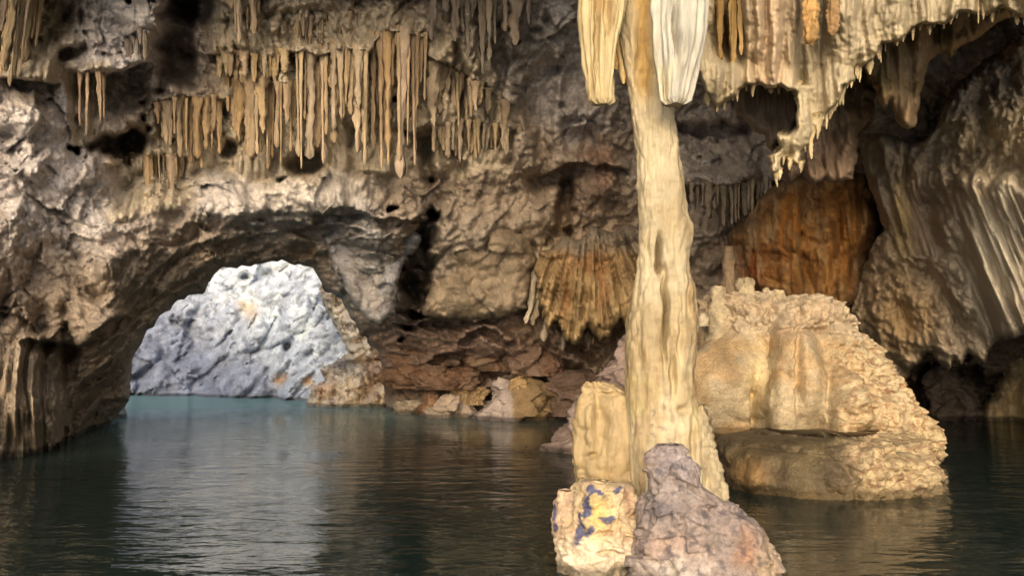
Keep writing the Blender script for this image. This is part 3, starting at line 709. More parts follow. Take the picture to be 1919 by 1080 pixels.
for k in range(26):
    t = k / 25; u = 1315 + 290 * t + r2.uniform(-4, 4); v = np.interp(u, [1310, 1400, 1500, 1560, 1620], [582, 578, 592, 612, 650]) + r2.uniform(-10, 26)
    w_ = r2.uniform(12, 30); h = r2.uniform(10, 24)
    loft('calcite_knob', [(v - h, u - w_ * .1, u + w_ * .1), (v - h * .8, u - w_ * .28, u + w_ * .28), (v - h * .4, u - w_ * .4, u + w_ * .4), (v, u - w_ * .5, u + w_ * .5), (v + h * .8, u - w_ * .5, u + w_ * .5)], 9.95 - .35 * (v - 580) / 60, M_CRUST,
         lin((182, 168, 144)) if r2.random() < .7 else lin((150, 130, 106)), nu=26, nv=26, seed=60 + k, spec=(('n', .1, .02), ('n', .04, .006)),
         label='pale calcite knob on the top edge of the mound, ' + ('leftmost' if k == 0 else KN[k] + ' from the left'), cat='calcite knob', group='calcite knobs along the top of the mound')

# ================================================================== HANGING MASSES ON THE RIGHT
def B_Y(u, v): return np.interp(u, [1300, 1500, 1700, 1920, 2300], [7.3, 7.6, 7.5, 7.0, 6.4]) + 0 * v
polyB = [(1296, -520), (1300, 90), (1312, 150), (1326, 178), (1343, 208), (1356, 192), (1375, 182), (1386, 172), (1402, 160), (1425, 158), (1440, 167), (1462, 160), (1476, 170), (1490, 172), (1495, 238), (1480, 252), (1455, 250), (1460, 275), (1448, 292), (1443, 330),
  (1458, 322), (1466, 300), (1478, 302), (1496, 310), (1500, 285), (1520, 270), (1528, 240), (1545, 238), (1556, 206), (1574, 190), (1580, 160), (1600, 152), (1612, 126), (1640, 112), (1656, 84), (1690, 72), (1730, 44), (1770, 48), (1800, 22), (1850, 30), (1880, 14), (1919, 34), (1950, 20), (2080, 10), (2080, -520)]
def B_tint(V, c, uv):
    u, v = uv[:, 0], uv[:, 1]
    d, _, _ = polydist(u, v, [(1296, -520), (1296, 150), (1343, 200), (1400, 160), (1490, 168), (1490, 235), (1440, 325), (1500, 300), (1600, 150), (1700, 65), (1919, 20), (2400, -20), (2400, -700)])
    k = np.exp(-np.clip(-d, 0, 999) / 42); c = mix(c, np.ones_like(c) * lin((206, 192, 160)), k * .75)  # lit edge of the canopy, painted as a paler band
    k = np.exp(-(((u - 1358) / 22) ** 2)) * (1 - sstep(90, 130, v)); c = mix(c, np.ones_like(c) * lin((122, 98, 60)), k * .8)
    k = np.exp(-(((u - 1440) / 40) ** 2)) * (1 - sstep(150, 175, v)); return mix(c, np.ones_like(c) * lin((206, 178, 150)), k * .6)
def B_shape(u, v, p):
    q = p.copy(); q[..., 0] += .05 * nz(p, .4, 3)
    s = -.34 * (billow(q, .42, 77, .10) - .45) - .16 * (billow(q, .15, 78, .11) - .45) - .05 * (billow(q, .06, 79, .15) - .4)
    s = s + .55 * np.exp(-((u - 1358) / 24) ** 2) * (1 - sstep(80, 135, v)) - .25 * np.exp(-((u - 1440) / 34) ** 2) * (v < 170) + .25 * np.exp(-((u - 1502) / 10) ** 2) * (v < 160) + .35 * np.exp(-((u - 1530) / 14) ** 2) * (1 - sstep(60, 120, v))
    return s
canopy = relief('flowstone_canopy', polyB, B_Y, M_DRIP, lin((158, 146, 124)), step=2.6, roll=(7, .4), seed=81, spec=(('b', .8, .25), ('b', .2, .04), ('b', .07, .02)), tint=B_tint, shape=B_shape, var=.12, dark=.3,
       label='huge pleated cream flowstone canopy hanging from the ceiling, upper right', cat='flowstone')
edge = np.array(polyB[3:-3], float); sg = np.r_[0, np.cumsum(np.hypot(*np.diff(edge, axis=0).T))]
r4 = np.random.default_rng(8)
for k, t in enumerate(np.linspace(0, sg[-1], 64)):
    t = t + r4.uniform(-5, 5); u = np.interp(t, sg, edge[:, 0]); v = np.interp(t, sg, edge[:, 1]); w_ = r4.uniform(5, 20)
    notch = 1432 < u < 1500 and 228 < v < 300
    if notch: continue
    drip('fringe_tip', u + 3, v - (8 if 1432 < u < 1520 and v > 290 else r4.uniform(22, 40)), v + 2 + 24 * r4.uniform() ** 2.5, w_, float(B_Y(u, v)) + .12, lin((196, 178, 142)) * r4.uniform(.75, 1.05), tip=.25, seed=700 + k, nv=18, nu=10, parent=canopy)
for (u, a, b, w_, c, lab, Y) in [(1520, -30, 78, 32, (196, 158, 104), 'short blunt tan stalactite with a flat broken end, upper right', 7.15), (1372, -40, 120, 16, (150, 124, 80), 'thin brown stalactite in the dark recess right of the white one', 7.4), (1350, -40, 112, 15, (140, 112, 70), 'thin dark ochre stalactite nearest the white one in the recess', 7.4),
                              (1388, -40, 100, 13, (178, 150, 104), 'thin tan stalactite on the right side of the dark recess', 7.35), (1563, -30, 60, 24, (160, 130, 92), 'brown stalactite right of the blunt tan one, upper right', 7.25)]:
    drip('stalactite', u, a, b, w_, Y, lin(c), tip=.8 if w_ > 30 else .35, seed=int(u), nv=50, nu=24, label=lab, cat='stalactite')
polyG = [(1372, 40), (1376, 170), (1382, 215), (1398, 226), (1412, 246), (1430, 250), (1440, 275), (1448, 286), (1462, 262), (1492, 250), (1500, 200), (1500, 40)]
relief('hanging_rock', polyG, lambda u, v: 8.6 + 0 * u, M_DRIP, lin((150, 136, 124)), step=3, roll=(14, .5), seed=82, spec=(('b', .5, .12), ('f', .25, .14), ('f', .1, .07)), label='dull grey brown pendant of rock hanging below the canopy edge', cat='rock pendant')
polyB1 = [(1475, 20), (1480, 250), (1462, 330), (1478, 345), (1500, 332), (1520, 348), (1548, 340), (1572, 346), (1596, 336), (1606, 300), (1612, 250), (1632, 226), (1640, 190), (1660, 60), (1660, 0)]
relief('hanging_rock', polyB1, lambda u, v: 10.2 + 0 * u + (330 - v) * .002, M_DRIP, lin((172, 150, 128)), step=3, roll=(16, .6), seed=83, spec=(('b', .8, .22), ('f', .3, .26), ('f', .12, .12), ('b', .12, .04)), alt=lin((120, 104, 96)), label='brown ribbed rock hanging under the canopy above the orange flowstone', cat='rock pendant')
polyB2 = [(1588, -60), (1604, 90), (1620, 130), (1634, 150), (1646, 190), (1658, 206), (1670, 190), (1680, 226), (1690, 238), (1700, 240), (1714, 236), (1722, 205), (1730, 160), (1744, 112), (1768, 98), (1784, 108), (1800, 86), (1846, 66), (1870, 40), (1950, 20), (2050, -60)]
relief('rock_drape', polyB2, lambda u, v: 8.9 + 0 * u, M_DRIP, lin((176, 154, 126)), step=2.8, roll=(16, .6), seed=84, spec=(('b', .8, .2), ('f', .28, .26), ('f', .1, .12), ('b', .1, .03)), alt=lin((150, 132, 86)), label='brown tapering drape of rock with a blunt split tip, upper right', cat='rock drape')
polyR = [(1607, 262), (1622, 330), (1640, 380), (1655, 430), (1632, 470), (1606, 530), (1592, 590), (1612, 640), (1640, 684), (1668, 716), (1694, 716), (1708, 692), (1723, 682), (1735, 660), (1747, 664), (1762, 684), (1776, 697), (1790, 676), (1800, 684), (1812, 660), (1826, 670), (1846, 682), (1852, 655), (1863, 645), (1880, 636), (1905, 632),
  (1935, 622), (2500, 600), (2500, -100), (1919, 66), (1840, 112), (1790, 160), (1766, 195), (1758, 236), (1730, 262), (1700, 268), (1660, 250), (1630, 250)]
def R_Y(u, v): return np.interp(u, [1590, 1700, 1800, 1919, 2200, 2500], [13.8, 12.3, 11.2, 10.0, 8.4, 7.4]) + np.clip(v - 350, 0, 400) * .004 + 0 * u
def R_shape(u, v, p):
    q = p.copy(); q[..., 0] += .46 * p[..., 2] + .05 * nz(p, .5, 5)
    fl = sstep(330, 370, v + 12 * nz(p, .3, 6)) * sstep(1750, 1790, u - (v - 350) * .25) + np.exp(-((u - 1672 - (v - 300) * .3) / 50) ** 2) * (v < 480)
    fl = np.clip(fl, 0, 1)
    f = -.34 * (billow(q, .45, 87, .06) - .45) - .2 * (billow(q, .18, 88, .07) - .45) - .07 * (billow(q, .08, 89, .1) - .45)
    g = -.5 * (billow(p, .9, 90) - .45) - .24 * (billow(p, .35, 91) - .45) - .12 * (billow(p, .15, 92) - .45) - .05 * (billow(p, .07, 93) - .45)
    s = f * fl + g * (1 - fl)
    s = s - .6 * sstep(300, 340, v) * (1 - sstep(340, 380, v)) * sstep(1760, 1800, u) * 0
    s = s + .5 * np.exp(-(((u - 1740) / 34) ** 2 + ((v - 400) / 110) ** 2)) - .5 * sstep(1770, 1800, u - (v - 330) * .3) * sstep(310, 345, v)
    return s
def R_tint(V, c, uv):
    u, v = uv[:, 0] + 14 * nz(V, .5, 11), uv[:, 1] + 14 * nz(V, .5, 12)
    for (a, b, ru, rv, s, am) in [(1860, 450, 90, 130, (216, 208, 192), .9), (1730, 380, 60, 90, (160, 142, 130), .8), (1690, 600, 80, 90, (172, 144, 102), .8), (1870, 260, 80, 60, (214, 200, 170), .8), (1800, 180, 50, 40, (130, 120, 114), .8), (1690, 400, 18, 90, (190, 170, 120), .6), (1640, 300, 30, 50, (150, 136, 112), .6), (1890, 150, 60, 40, (150, 144, 138), .7)]:  # some patches lightened to make up for the canopy's shade
        k = np.exp(-(((u - a) / ru) ** 2 + ((v - b) / rv) ** 2)); c = mix(c, np.ones_like(c) * lin(s), k * am)
    return c
relief('fluted_rock_wall', polyR, R_Y, M_DRIP, lin((176, 164, 148)), step=2.8, roll=(16, .5), seed=85, spec=(('b', 1.6, .3),), shape=R_shape, tint=R_tint, var=.12, dark=.3, label='slanting fluted beige rock wall on the right above a dark water gap', cat='rock wall')
polyF = [(1818, 900), (1820, 786), (1834, 764), (1850, 750), (1862, 732), (1876, 700), (1882, 672), (1896, 652), (1919, 640), (1990, 630), (2150, 600), (2400, 560), (2400, 900)]
relief('fluted_flowstone', polyF, lambda u, v: 16.9 - np.clip(u - 1840, 0, 600) * .006, M_DRIP, lin((228, 208, 168)), step=3, roll=(26, 1.2), seed=86, spec=(('b', 1.2, .3), ('f', .5, .5), ('f', .2, .25), ('b', .15, .05)), label='pale fluted flowstone foot standing in the water at the right edge', cat='flowstone')
loft('boulder', [(690, 1755, 1785), (700, 1745, 1800), (720, 1740, 1815), (745, 1742, 1830), (790, 1735, 1840)], 17.2, M_WALL, lin((128, 116, 108)), nu=70, nv=70, seed=87, spec=(('b', .5, .2), ('c', .3, .1), ('b', .15, .05)), label='grey boulder half hidden in the dark hollow at the right', cat='boulder')
polyO = [(1362, 440), (1372, 486), (1366, 520), (1378, 545), (1410, 552), (1450, 560), (1490, 566), (1530, 590), (1552, 612), (1568, 622), (1580, 590), (1606, 560), (1630, 500), (1652, 430), (1650, 360), (1625, 326), (1560, 322), (1480, 332), (1440, 350), (1405, 400)]
def O_tint(V, c, uv):
    u, v = uv[:, 0] + 14 * nz(V, .4, 11), uv[:, 1] + 14 * nz(V, .4, 12)
    for (a, b, ru, rv, s, am) in [(1400, 500, 40, 60, (120, 62, 24), .8), (1480, 420, 26, 60, (188, 118, 44), .6), (1570, 450, 40, 80, (186, 134, 74), .7), (1560, 580, 26, 40, (170, 128, 76), .8), (1520, 370, 60, 16, (110, 70, 36), .5), (1500, 480, 8, 80, (196, 150, 90), .4)]:
        k = np.exp(-(((u - a) / ru) ** 2 + ((v - b) / rv) ** 2)); c = mix(c, np.ones_like(c) * lin(s), k * am)
    sk = sstep(-.1, .35, fbm(V, .35, 15, 4, .14)); c = mix(c, np.ones_like(c) * lin((96, 66, 44)), sk * .65); sk = sstep(.1, .4, fbm(V, .22, 25, 4, .12)); c = mix(c, np.ones_like(c) * lin((176, 150, 112)), sk * .5)
    d, _, _ = polydist(u, v, polyO); return mix(c, np.ones_like(c) * lin((128, 106, 84)), sstep(-34, 2, d) * .85)
relief('orange_flowstone', polyO, lambda u, v: 14.1 + 0 * u, M_DRIP, lin((158, 118, 72)), step=2.8, roll=(50, .7), seed=88, spec=(('b', 1.1, .45), ('b', .45, .2), ('f', .4, .34), ('f', .16, .16), ('b', .12, .05), ('f', .07, .05)), alt=lin((128, 88, 52)), alts=.5, amt=.7, tint=O_tint, label='rusty orange flowstone drapery on the wall behind the mound', cat='flowstone')

# ================================================================== DEBRIS AND SHORE ROCKS
polyD = [(572, 1000), (574, 752), (584, 724), (612, 714), (598, 692), (628, 678), (652, 662), (640, 632), (622, 600), (604, 566), (598, 540), (618, 500), (650, 510), (690, 560), (730, 610), (745, 660), (745, 700), (742, 734), (782, 752), (806, 778), (812, 1000)]
def D_tint(V, c, uv):
    u, v = uv[:, 0] + 8 * nz(V, .4, 11), uv[:, 1] + 8 * nz(V, .4, 12)
    for (a, b, ru, rv, s, am) in [(640, 682, 40, 14, (88, 92, 102), .8), (600, 730, 20, 16, (214, 150, 96), .6), (690, 745, 60, 14, (200, 180, 150), .6), (700, 700, 20, 40, (150, 100, 66), .6)]:
        k = np.exp(-(((u - a) / ru) ** 2 + ((v - b) / rv) ** 2)); c = mix(c, np.ones_like(c) * lin(s), k * am)
    k = sstep(.15, .3, fbm(V, .25, 69, 4)); return mix(c, np.ones_like(c) * lin((90, 70, 52)), k * .7)
relief('rubble_bank', polyD, lambda u, v: 21.3 + np.clip(760 - v, 0, 300) * .008, M_CRUST, lin((226, 210, 188)), step=2.6, roll=(16, 1.0), seed=89, spec=(('b', .9, .5), ('b', .35, .3), ('w', .2, .16), ('b', .12, .12), ('n', .07, .04)), tint=D_tint, label='crusty pale rubble bank on the right side of the lit opening', cat='rubble')
def two_tone(c1, c2, split):
    def f(V, c):
        u, v = proj(V); k = sstep(-4, 4, u - split - (v - 745) * .15 + 6 * nz(V, .3, 8)); return mix(c * c1, c * c2, k)
    return f
ROCKS = [
 ([(712, 948, 982), (722, 932, 1012), (738, 921, 1034), (760, 907, 1034), (782, 899, 1028), (850, 890, 1030)], 17.2, (170, 158, 150), 'angular boulder at the shoreline, one side pale grey and the other brown', two_tone(np.array((1, 1, 1.06)), lin((150, 130, 100)) / lin((186, 176, 168)) * .95, 958)),
 ([(728, 935, 952), (735, 960, 985), (708, 962, 978), (724, 940, 990), (742, 938, 990)], 17.0, (166, 140, 104), 'small tan rock lying on top of the angular shore boulder', None),
 ([(722, 868, 886), (728, 856, 912), (740, 852, 916), (760, 850, 916)], 17.9, (176, 150, 116), 'flat tan rock on the shore left of the angular boulder', None),
 ([(738, 832, 850), (748, 822, 868), (762, 812, 885), (777, 806, 896), (830, 800, 900)], 17.8, (160, 146, 134), 'low grey rock at the waterline left of the angular boulder', None),
 ([(732, 800, 812), (740, 794, 824), (760, 790, 830), (780, 788, 834)], 18.4, (140, 112, 92), 'small reddish rock on the shore beside the low grey one', None),
 ([(752, 752, 782), (758, 740, 800), (770, 732, 812), (820, 730, 815)], 19.0, (170, 158, 144), 'flat pale rock at the waterline near the rubble bank', None),
 ([(742, 1030, 1048), (752, 1020, 1062), (774, 1015, 1072), (820, 1010, 1080)], 17.4, (104, 84, 66), 'dark brown rock at the waterline right of the angular boulder', None),
 ([(700, 1050, 1080), (712, 1040, 1100), (740, 1036, 1110), (780, 1030, 1120)], 17.0, (108, 90, 80), 'dark rounded rock on the shore below the ochre drapes', None)]
for k, (rows, Y, c, lab, tn) in enumerate(ROCKS):
    if k == 1: rows = [(727, 938, 960), (732, 932, 985), (742, 930, 990), (752, 930, 992)]; Y = 16.9; rows = [(706, 962, 976), (712, 952, 984), (722, 948, 988), (732, 946, 992)]
    loft('shore_rock', rows, Y, M_WALL, lin(c), nu=90, nv=80, dr=.8, sq=2.6, seed=100 + k, spec=(('p', .8, .4), ('b', .5, .06), ('p', .3, .1), ('b', .12, .03), ('n', .06, .012)), var=.14, dark=.3, tint=tn, label=lab, cat='rock')
SLABS = [([(604, 900, 960), (612, 878, 985), (630, 868, 995), (655, 866, 990), (680, 880, 985), (696, 900, 970)], 17.8, (128, 108, 92), 'rounded red brown slab leaning over the shore, centre of the back wall'),
 ([(646, 760, 830), (660, 728, 850), (685, 712, 856), (710, 716, 850), (728, 735, 830)], 18.6, (122, 98, 82), 'reddish brown slab above the rubble bank'),
 ([(688, 800, 870), (698, 770, 900), (716, 765, 910), (730, 780, 900)], 17.9, (112, 92, 78), 'flat dark brown slab above the shore rocks'),
 ([(652, 985, 1030), (664, 960, 1052), (684, 955, 1060), (705, 965, 1055)], 17.1, (120, 100, 88), 'grey brown slab below the ochre drapes')]
for k, (rows, Y, c, lab) in enumerate(SLABS):
    loft('rock_slab', rows, Y, M_WALL, lin(c), nu=120, nv=90, dr=.7, sq=2.4, seed=120 + k, spec=(('p', .8, .35), ('b', .7, .1), ('p', .3, .12), ('b', .2, .05), ('b', .09, .03)), var=.14, alt=lin((112, 80, 62)), label=lab, cat='rock slab')
loft('boulder', [(752, 222, 230), (758, 214, 236), (768, 208, 238), (782, 204, 236), (796, 200, 234), (840, 200, 230)], 17.6, M_FAR, lin((226, 232, 226)), nu=50, nv=50, seed=131, spec=(('b', .2, .08), ('b', .08, .03)), label='white stone standing in for light through a gap, left of the lit opening', cat='boulder')  # stone stands in for daylight showing through a gap in the wall

def slab_spec(a): return (('p', 1.1, .5 * a), ('b', 1.0, .12 * a), ('p', .4, .12 * a), ('b', .25, .06), ('b', .1, .03))
polyS = [(604, 446), (620, 428), (660, 418), (720, 414), (770, 426), (792, 444), (776, 470), (752, 506), (744, 545), (740, 588), (716, 612), (690, 604), (664, 570), (640, 532), (622, 496), (612, 470)]
relief('rock_slab', polyS, lambda u, v: 13.9 + (u - 620) * .003, M_WALL, lin((158, 158, 164)), step=2.8, roll=(18, .5), seed=140, spec=slab_spec(1.1), alt=lin((140, 130, 118)), amt=.5, var=.12, label='angular bluish grey slab beside the right edge of the lit opening', cat='rock slab')
polyS2 = [(812, 470), (830, 440), (880, 425), (940, 425), (985, 440), (1004, 480), (996, 530), (985, 580), (940, 596), (880, 600), (820, 598), (790, 590), (800, 550), (812, 520)]
relief('rock_slab', polyS2, lambda u, v: 14.9 + (590 - v) * -.003, M_WALL, lin((150, 136, 118)), step=2.8, roll=(34, .6), seed=141, spec=(('b', 1.4, .2), ('p', 1.3, .3), ('p', .4, .1), ('b', .4, .12), ('b', .15, .04)), alt=lin((128, 114, 98)), amt=.5, var=.12, label='broad smooth grey brown slab right of the narrow dark recess', cat='rock slab')
polyE = [(1002, 500), (1014, 470), (1036, 470), (1052, 440), (1084, 448), (1110, 424), (1150, 436), (1180, 420), (1230, 440), (1230, 560), (1200, 600), (1176, 622), (1160, 596), (1140, 634), (1120, 640), (1104, 612), (1080, 648), (1060, 640), (1044, 600), (1026, 620), (1016, 580), (1006, 540)]
def E_shape(u, v, p):
    a = np.arctan2(u - 1105, v - 300.0); q = np.stack([a * 16, 0 * a, p[..., 2] * .5], -1)
    return -.34 * (billow(q, .9, 5) - .45) - .2 * (billow(q, .4, 6) - .45) + .05 * nz(p, .3, 7)
def E_tint(V, c, uv):
    u, v = uv[:, 0] + 14 * nz(V, .3, 11), uv[:, 1] + 14 * nz(V, .3, 12)
    k = np.exp(-(((u - 1100) / 60) ** 2 + ((v - 490) / 26) ** 2)) + np.exp(-(((u - 1060) / 12) ** 2 + ((v - 560) / 50) ** 2)) + np.exp(-(((u - 1130) / 12) ** 2 + ((v - 540) / 50) ** 2))
    c = mix(c, np.ones_like(c) * lin((150, 104, 66)), np.clip(k, 0, 1) * .55)
    sk = sstep(0, .4, fbm(V, .2, 35, 4, .2)); c = mix(c, np.ones_like(c) * lin((118, 98, 76)), sk * .6)
    return mix(c, np.ones_like(c) * lin((138, 126, 112)), 1 - sstep(450, 492, v + 14 * nz(V, .5, 13)))
relief('flowstone_drapery', polyE, lambda u, v: 14.2 + 0 * u, M_DRIP, lin((178, 154, 114)), step=2.6, roll=(14, .6), seed=142, spec=(('b', .7, .25), ('p', .5, .15), ('b', .15, .05)), shape=E_shape, tint=E_tint, alt=lin((150, 126, 92)), label='ochre drapery spreading like a fan on the back wall left of the column', cat='flowstone')

# ================================================================== STALACTITE CURTAINS
# (ledge line, lower ends line, spacing px, width px, colour, label, group, lean)
CURT = [
 ([(556, 92), (600, 98), (650, 92), (690, 98)], [(556, 285), (600, 300), (650, 250), (690, 285)], 12, 12, (190, 158, 106), 'slender ochre stalactite in the long central curtain', 'stalactites of the long central curtain', 0),
 ([(700, 70), (740, 60), (800, 74)], [(700, 270), (735, 318), (770, 290), (800, 240)], 12, 13, (186, 152, 100), 'ochre stalactite in the longest curtain, right of centre', 'stalactites of the longest curtain', 0),
 ([(550, 36), (620, 34), (690, 24)], [(550, 86), (620, 88), (690, 84)], 9, 8, (176, 148, 108), 'short thin stalactite on the upper ledge above the central curtain', 'short stalactites of the upper ledge', 0),
 ([(408, 104), (450, 106), (545, 106)], [(408, 138), (450, 150), (545, 150)], 11, 11, (186, 156, 106), 'short ochre stalactite just under the upper left ledge of the curtain', 'short stalactites under the upper left ledge', 0),
 ([(425, 150), (480, 156), (552, 160)], [(425, 230), (480, 318), (520, 320), (552, 250)], 12, 12, (184, 150, 98), 'ochre stalactite reaching down to the dark hollow, left of the central curtain', 'stalactites left of the central curtain', 0),
 ([(295, 200), (340, 188), (412, 190)], [(295, 260), (340, 300), (412, 300)], 11, 12, (182, 148, 96), 'stubby ochre stalactite in the lower left curtain', 'stalactites of the lower left curtain', 0),
 ([(222, 306), (280, 294), (345, 298)], [(215, 380), (280, 385), (345, 345)], 11, 10, (176, 144, 96), 'thin leaning ochre stalactite in the lowest left curtain', 'stalactites of the lowest left curtain', .05),
 ([(812, 130), (850, 140), (900, 172), (950, 195)], [(812, 250), (850, 230), (900, 225), (950, 240)], 13, 13, (176, 150, 112), 'greyish ochre stalactite in the curtain right of the longest one', 'stalactites of the right curtain', 0),
 ([(815, 240), (880, 232), (955, 242)], [(815, 290), (880, 300), (955, 295)], 12, 11, (180, 152, 112), 'stubby pale stalactite in the lowest right curtain', 'stalactites of the lowest right curtain', 0),
 ([(150, 134), (170, 134)], [(155, 250), (170, 240)], 15, 17, (186, 146, 98), 'tan drape like stalactite below the grey block at the left', 'tan stalactites below the grey block', 0),
 ([(186, 134), (205, 134)], [(182, 258), (200, 190)], 16, 15, (182, 146, 100), 'tan drape like stalactite below the grey block at the left', 'tan stalactites below the grey block', 0),
 ([(240, 66), (275, 60)], [(240, 110), (275, 108)], 12, 9, (150, 134, 116), 'small grey stalactite on the face of the grey block', 'small stalactites on the grey block', 0),
 ([(434, -60), (488, -60)], [(434, 60), (488, 62)], 12, 12, (170, 142, 104), 'tan stalactite at the top edge left of the upper ledge', 'tan stalactites at the top edge', 0),
 ([(6, -60), (92, -60)], [(2, 110), (60, 146), (92, 150)], 13, 14, (184, 152, 100), 'ochre stalactite in the top left corner', 'ochre stalactites in the top left corner', -.12),
 ([(815, -60), (900, -60), (1000, -60)], [(815, 70), (900, 130), (1000, 90)], 22, 18, (138, 122, 104), 'grey stalactite at the top edge right of the curtains', 'grey stalactites at the top edge', 0),
 ([(1296, 352), (1370, 350), (1452, 342)], [(1296, 400), (1370, 420), (1452, 395)], 12, 10, (150, 130, 104), 'thin brown stalactite between the column and the orange flowstone', 'thin brown stalactites beside the column', 0),
 ([(1010, 478), (1060, 462), (1110, 470), (1190, 470)], [(1000, 585), (1050, 640), (1120, 630), (1190, 590)], 12, 17, (176, 154, 118), 'ochre drape in the fan behind the column', 'ochre drapes of the fan behind the column', 0),
]
specs = []
r3 = np.random.default_rng(21)
for (top, bot, sp, w_, c, lab, grp, lean) in CURT:
    u = top[0][0]
    while u <= top[-1][0]:
        v0 = np.interp(u, *zip(*top)); v1 = np.interp(u, *zip(*bot))
        L_ = (v1 - v0) * (.35 + .8 * r3.uniform() ** .6)
        specs.append((u, v0 - r3.uniform(3, 14), v0 + L_, w_ * float(np.clip(r3.lognormal(-.12, .42), .4, 1.7)), c, lab, grp, lean + r3.normal(0, .012)))
        u += sp * .64 * r3.uniform(.6, 1.45)
ORD = 'leftmost second third fourth fifth sixth seventh eighth ninth tenth eleventh twelfth thirteenth fourteenth fifteenth sixteenth seventeenth eighteenth nineteenth twentieth'.split() + ['twenty' + x for x in ('first', 'second', 'third', 'fourth', 'fifth', 'sixth', 'seventh', 'eighth', 'ninth')] + ['thirtieth'] + ['thirty' + x for x in ('first', 'second', 'third', 'fourth', 'fifth', 'sixth', 'seventh', 'eighth', 'ninth')]
def ordinal(k): return 'leftmost' if k == 0 else ORD[k] + ' from the left'
grp_of = {}
for i, s_ in enumerate(specs): grp_of.setdefault(s_[6], []).append(i)
lab_of = {}
for g_, ids in grp_of.items():
    ids.sort(key=lambda i: specs[i][0]); ml = np.median([specs[i][2] - specs[i][1] for i in ids]); mw = np.median([specs[i][3] for i in ids])
    noun = 'drape' if 'drapes' in g_ else 'stalactite'
    hue, rest = g_.split(noun + 's ')[0].strip(), g_.split(noun + 's ')[1]
    for n_, i in enumerate(ids):
        ln = 'long' if specs[i][2] - specs[i][1] > ml else 'short'; wd = 'thick' if specs[i][3] > mw else 'thin'
        hue_ = '' if hue in ('short', 'thin brown') else hue + ' '
        lab_of[i] = f"{ln} {wd} {hue_}{noun}, {ordinal(n_)} {rest}".replace('  ', ' ')
ua_ = np.array([s[0] for s in specs]); va_ = np.array([s[1] for s in specs])
yl = np.min([sheet_depth((ua_ + du)[None], (va_ + dv)[None])[0][0] for du, dv in ((0, -6), (-3, -2), (3, -2), (0, 2))], 0)
for k, (u, v0, v1, w_, c, lab, grp, lean) in enumerate(specs):
    f = (u - 1100) / 100 if 'fan' in grp else 0
    g_ = lin(c); m_ = r3.uniform(.3, .55); g_ = g_ * (1 - m_) + g_.mean() * m_; cc = g_ * r3.uniform(.85, 1.25) * np.array((1, r3.uniform(.97, 1.02), r3.uniform(.92, 1.06)))
    drip('stalactite', u, v0, v1, w_, yl[k] + .02 + r3.uniform(0, .25), cc, tip=r3.uniform(.12, .48), lean=lean + .22 * f, seed=k, label=lab_of[k], cat='stalactite', group=grp)

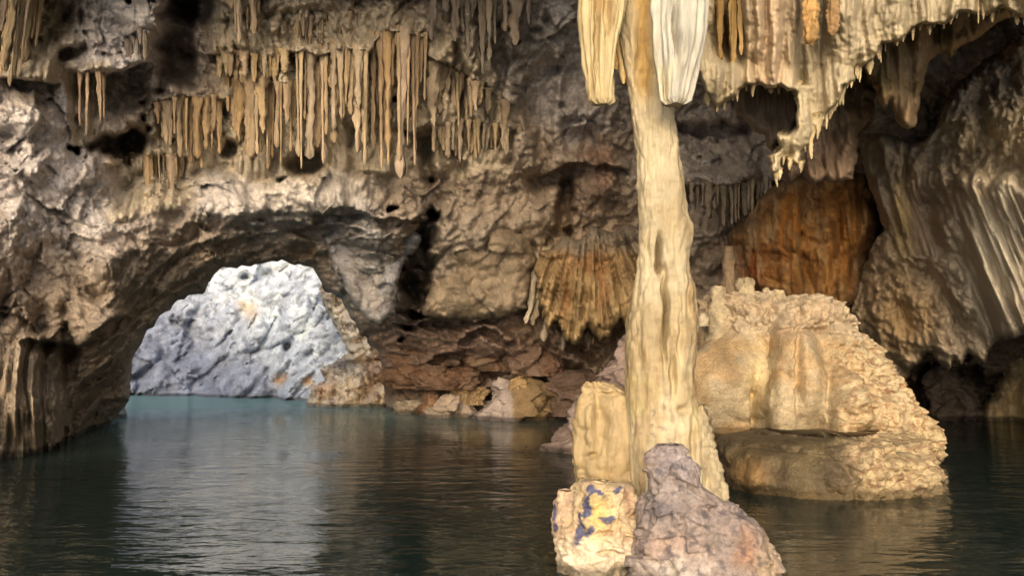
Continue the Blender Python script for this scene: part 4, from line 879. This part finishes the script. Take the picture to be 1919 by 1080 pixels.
# ================================================================== WATER AND BED
def water():
    m = bpy.data.materials.new('water'); m.use_nodes = True
    t = m.node_tree; N = t.nodes; L = t.links; N.remove(N['Principled BSDF'])
    out = N['Material Output']
    tc = N.new('ShaderNodeTexCoord')
    def noise(sc, det, sx, sy, dist=0):
        mp = N.new('ShaderNodeMapping'); mp.inputs['Scale'].default_value = (sx, sy, 1); L.new(tc.outputs['Object'], mp.inputs[0])
        n = N.new('ShaderNodeTexNoise'); n.inputs['Scale'].default_value = sc; n.inputs['Detail'].default_value = det; n.inputs['Distortion'].default_value = dist
        L.new(mp.outputs[0], n.inputs[0]); return n
    n1 = noise(3.2, 3, .55, 1.4, .4); n2 = noise(11, 2, .6, 1.3, .3)
    ad = N.new('ShaderNodeMath'); ad.operation = 'MULTIPLY_ADD'; ad.inputs[1].default_value = .22
    L.new(n2.outputs[0], ad.inputs[0]); L.new(n1.outputs[0], ad.inputs[2])
    n3 = noise(.42, 2, .7, 1.0, .2)
    pm = N.new('ShaderNodeMapRange'); pm.inputs[1].default_value = .38; pm.inputs[2].default_value = .62; pm.inputs[3].default_value = .18; pm.inputs[4].default_value = 1
    L.new(n3.outputs[0], pm.inputs[0])
    bm = N.new('ShaderNodeBump'); L.new(pm.outputs[0], bm.inputs['Strength']); bm.inputs['Distance'].default_value = .034
    L.new(ad.outputs[0], bm.inputs['Height'])
    fr = N.new('ShaderNodeFresnel'); fr.inputs['IOR'].default_value = 1.4; L.new(bm.outputs[0], fr.inputs['Normal'])
    gl = N.new('ShaderNodeBsdfGlossy'); gl.inputs['Roughness'].default_value = .05; L.new(bm.outputs[0], gl.inputs['Normal'])
    tr = N.new('ShaderNodeBsdfTransparent'); tr.inputs[0].default_value = (.72, .8, .64, 1)
    df = N.new('ShaderNodeBsdfDiffuse'); df.inputs[0].default_value = (.12, .24, .22, 1)
    mx = N.new('ShaderNodeMixShader'); mx.inputs[0].default_value = .09
    L.new(tr.outputs[0], mx.inputs[1]); L.new(df.outputs[0], mx.inputs[2])
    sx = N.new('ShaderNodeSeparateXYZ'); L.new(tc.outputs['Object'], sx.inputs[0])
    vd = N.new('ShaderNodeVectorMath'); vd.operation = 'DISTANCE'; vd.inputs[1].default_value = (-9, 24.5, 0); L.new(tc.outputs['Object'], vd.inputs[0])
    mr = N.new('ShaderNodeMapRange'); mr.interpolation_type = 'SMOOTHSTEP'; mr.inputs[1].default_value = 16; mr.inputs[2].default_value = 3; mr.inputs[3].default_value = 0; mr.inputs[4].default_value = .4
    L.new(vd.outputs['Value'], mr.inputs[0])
    df2 = N.new('ShaderNodeBsdfDiffuse'); df2.inputs[0].default_value = (.26, .46, .48, 1)  # turquoise glow of daylit water by the opening, put into the colour
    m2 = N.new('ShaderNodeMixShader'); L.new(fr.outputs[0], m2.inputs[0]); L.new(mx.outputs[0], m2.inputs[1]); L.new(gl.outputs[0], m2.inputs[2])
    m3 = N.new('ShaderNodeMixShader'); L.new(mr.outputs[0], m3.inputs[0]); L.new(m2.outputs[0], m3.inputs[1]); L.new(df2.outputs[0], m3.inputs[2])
    L.new(m3.outputs[0], out.inputs['Surface'])
    gx = np.linspace(-30, 30, 240); gy = np.concatenate([np.linspace(-12, 3, 20), np.linspace(3.1, 12, 220), np.linspace(12.1, 40, 160)])
    X, Yg = np.meshgrid(gx, gy); q = np.stack([X, Yg, 0 * X], -1)
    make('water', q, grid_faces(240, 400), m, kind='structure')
water()
gx = np.linspace(-30, 30, 200); gy = np.concatenate([np.linspace(-12, 3, 20), np.linspace(3.1, 14, 260), np.linspace(14.1, 40, 80)])
X, Yg = np.meshgrid(gx, gy); q = np.stack([X, Yg, -.95 + 0 * X], -1)
q[..., 2] += .35 * nz(q, 1.8, 41) + .2 * (billow(q, .8, 42) - .4) + .1 * (billow(q, .35, 43) - .4) + .05 * nz(q, .15, 44)
c = mineral(q, lin((136, 140, 104)), .25, lin((84, 98, 72)), .8, seed=15, amt=.7, dark=.5)
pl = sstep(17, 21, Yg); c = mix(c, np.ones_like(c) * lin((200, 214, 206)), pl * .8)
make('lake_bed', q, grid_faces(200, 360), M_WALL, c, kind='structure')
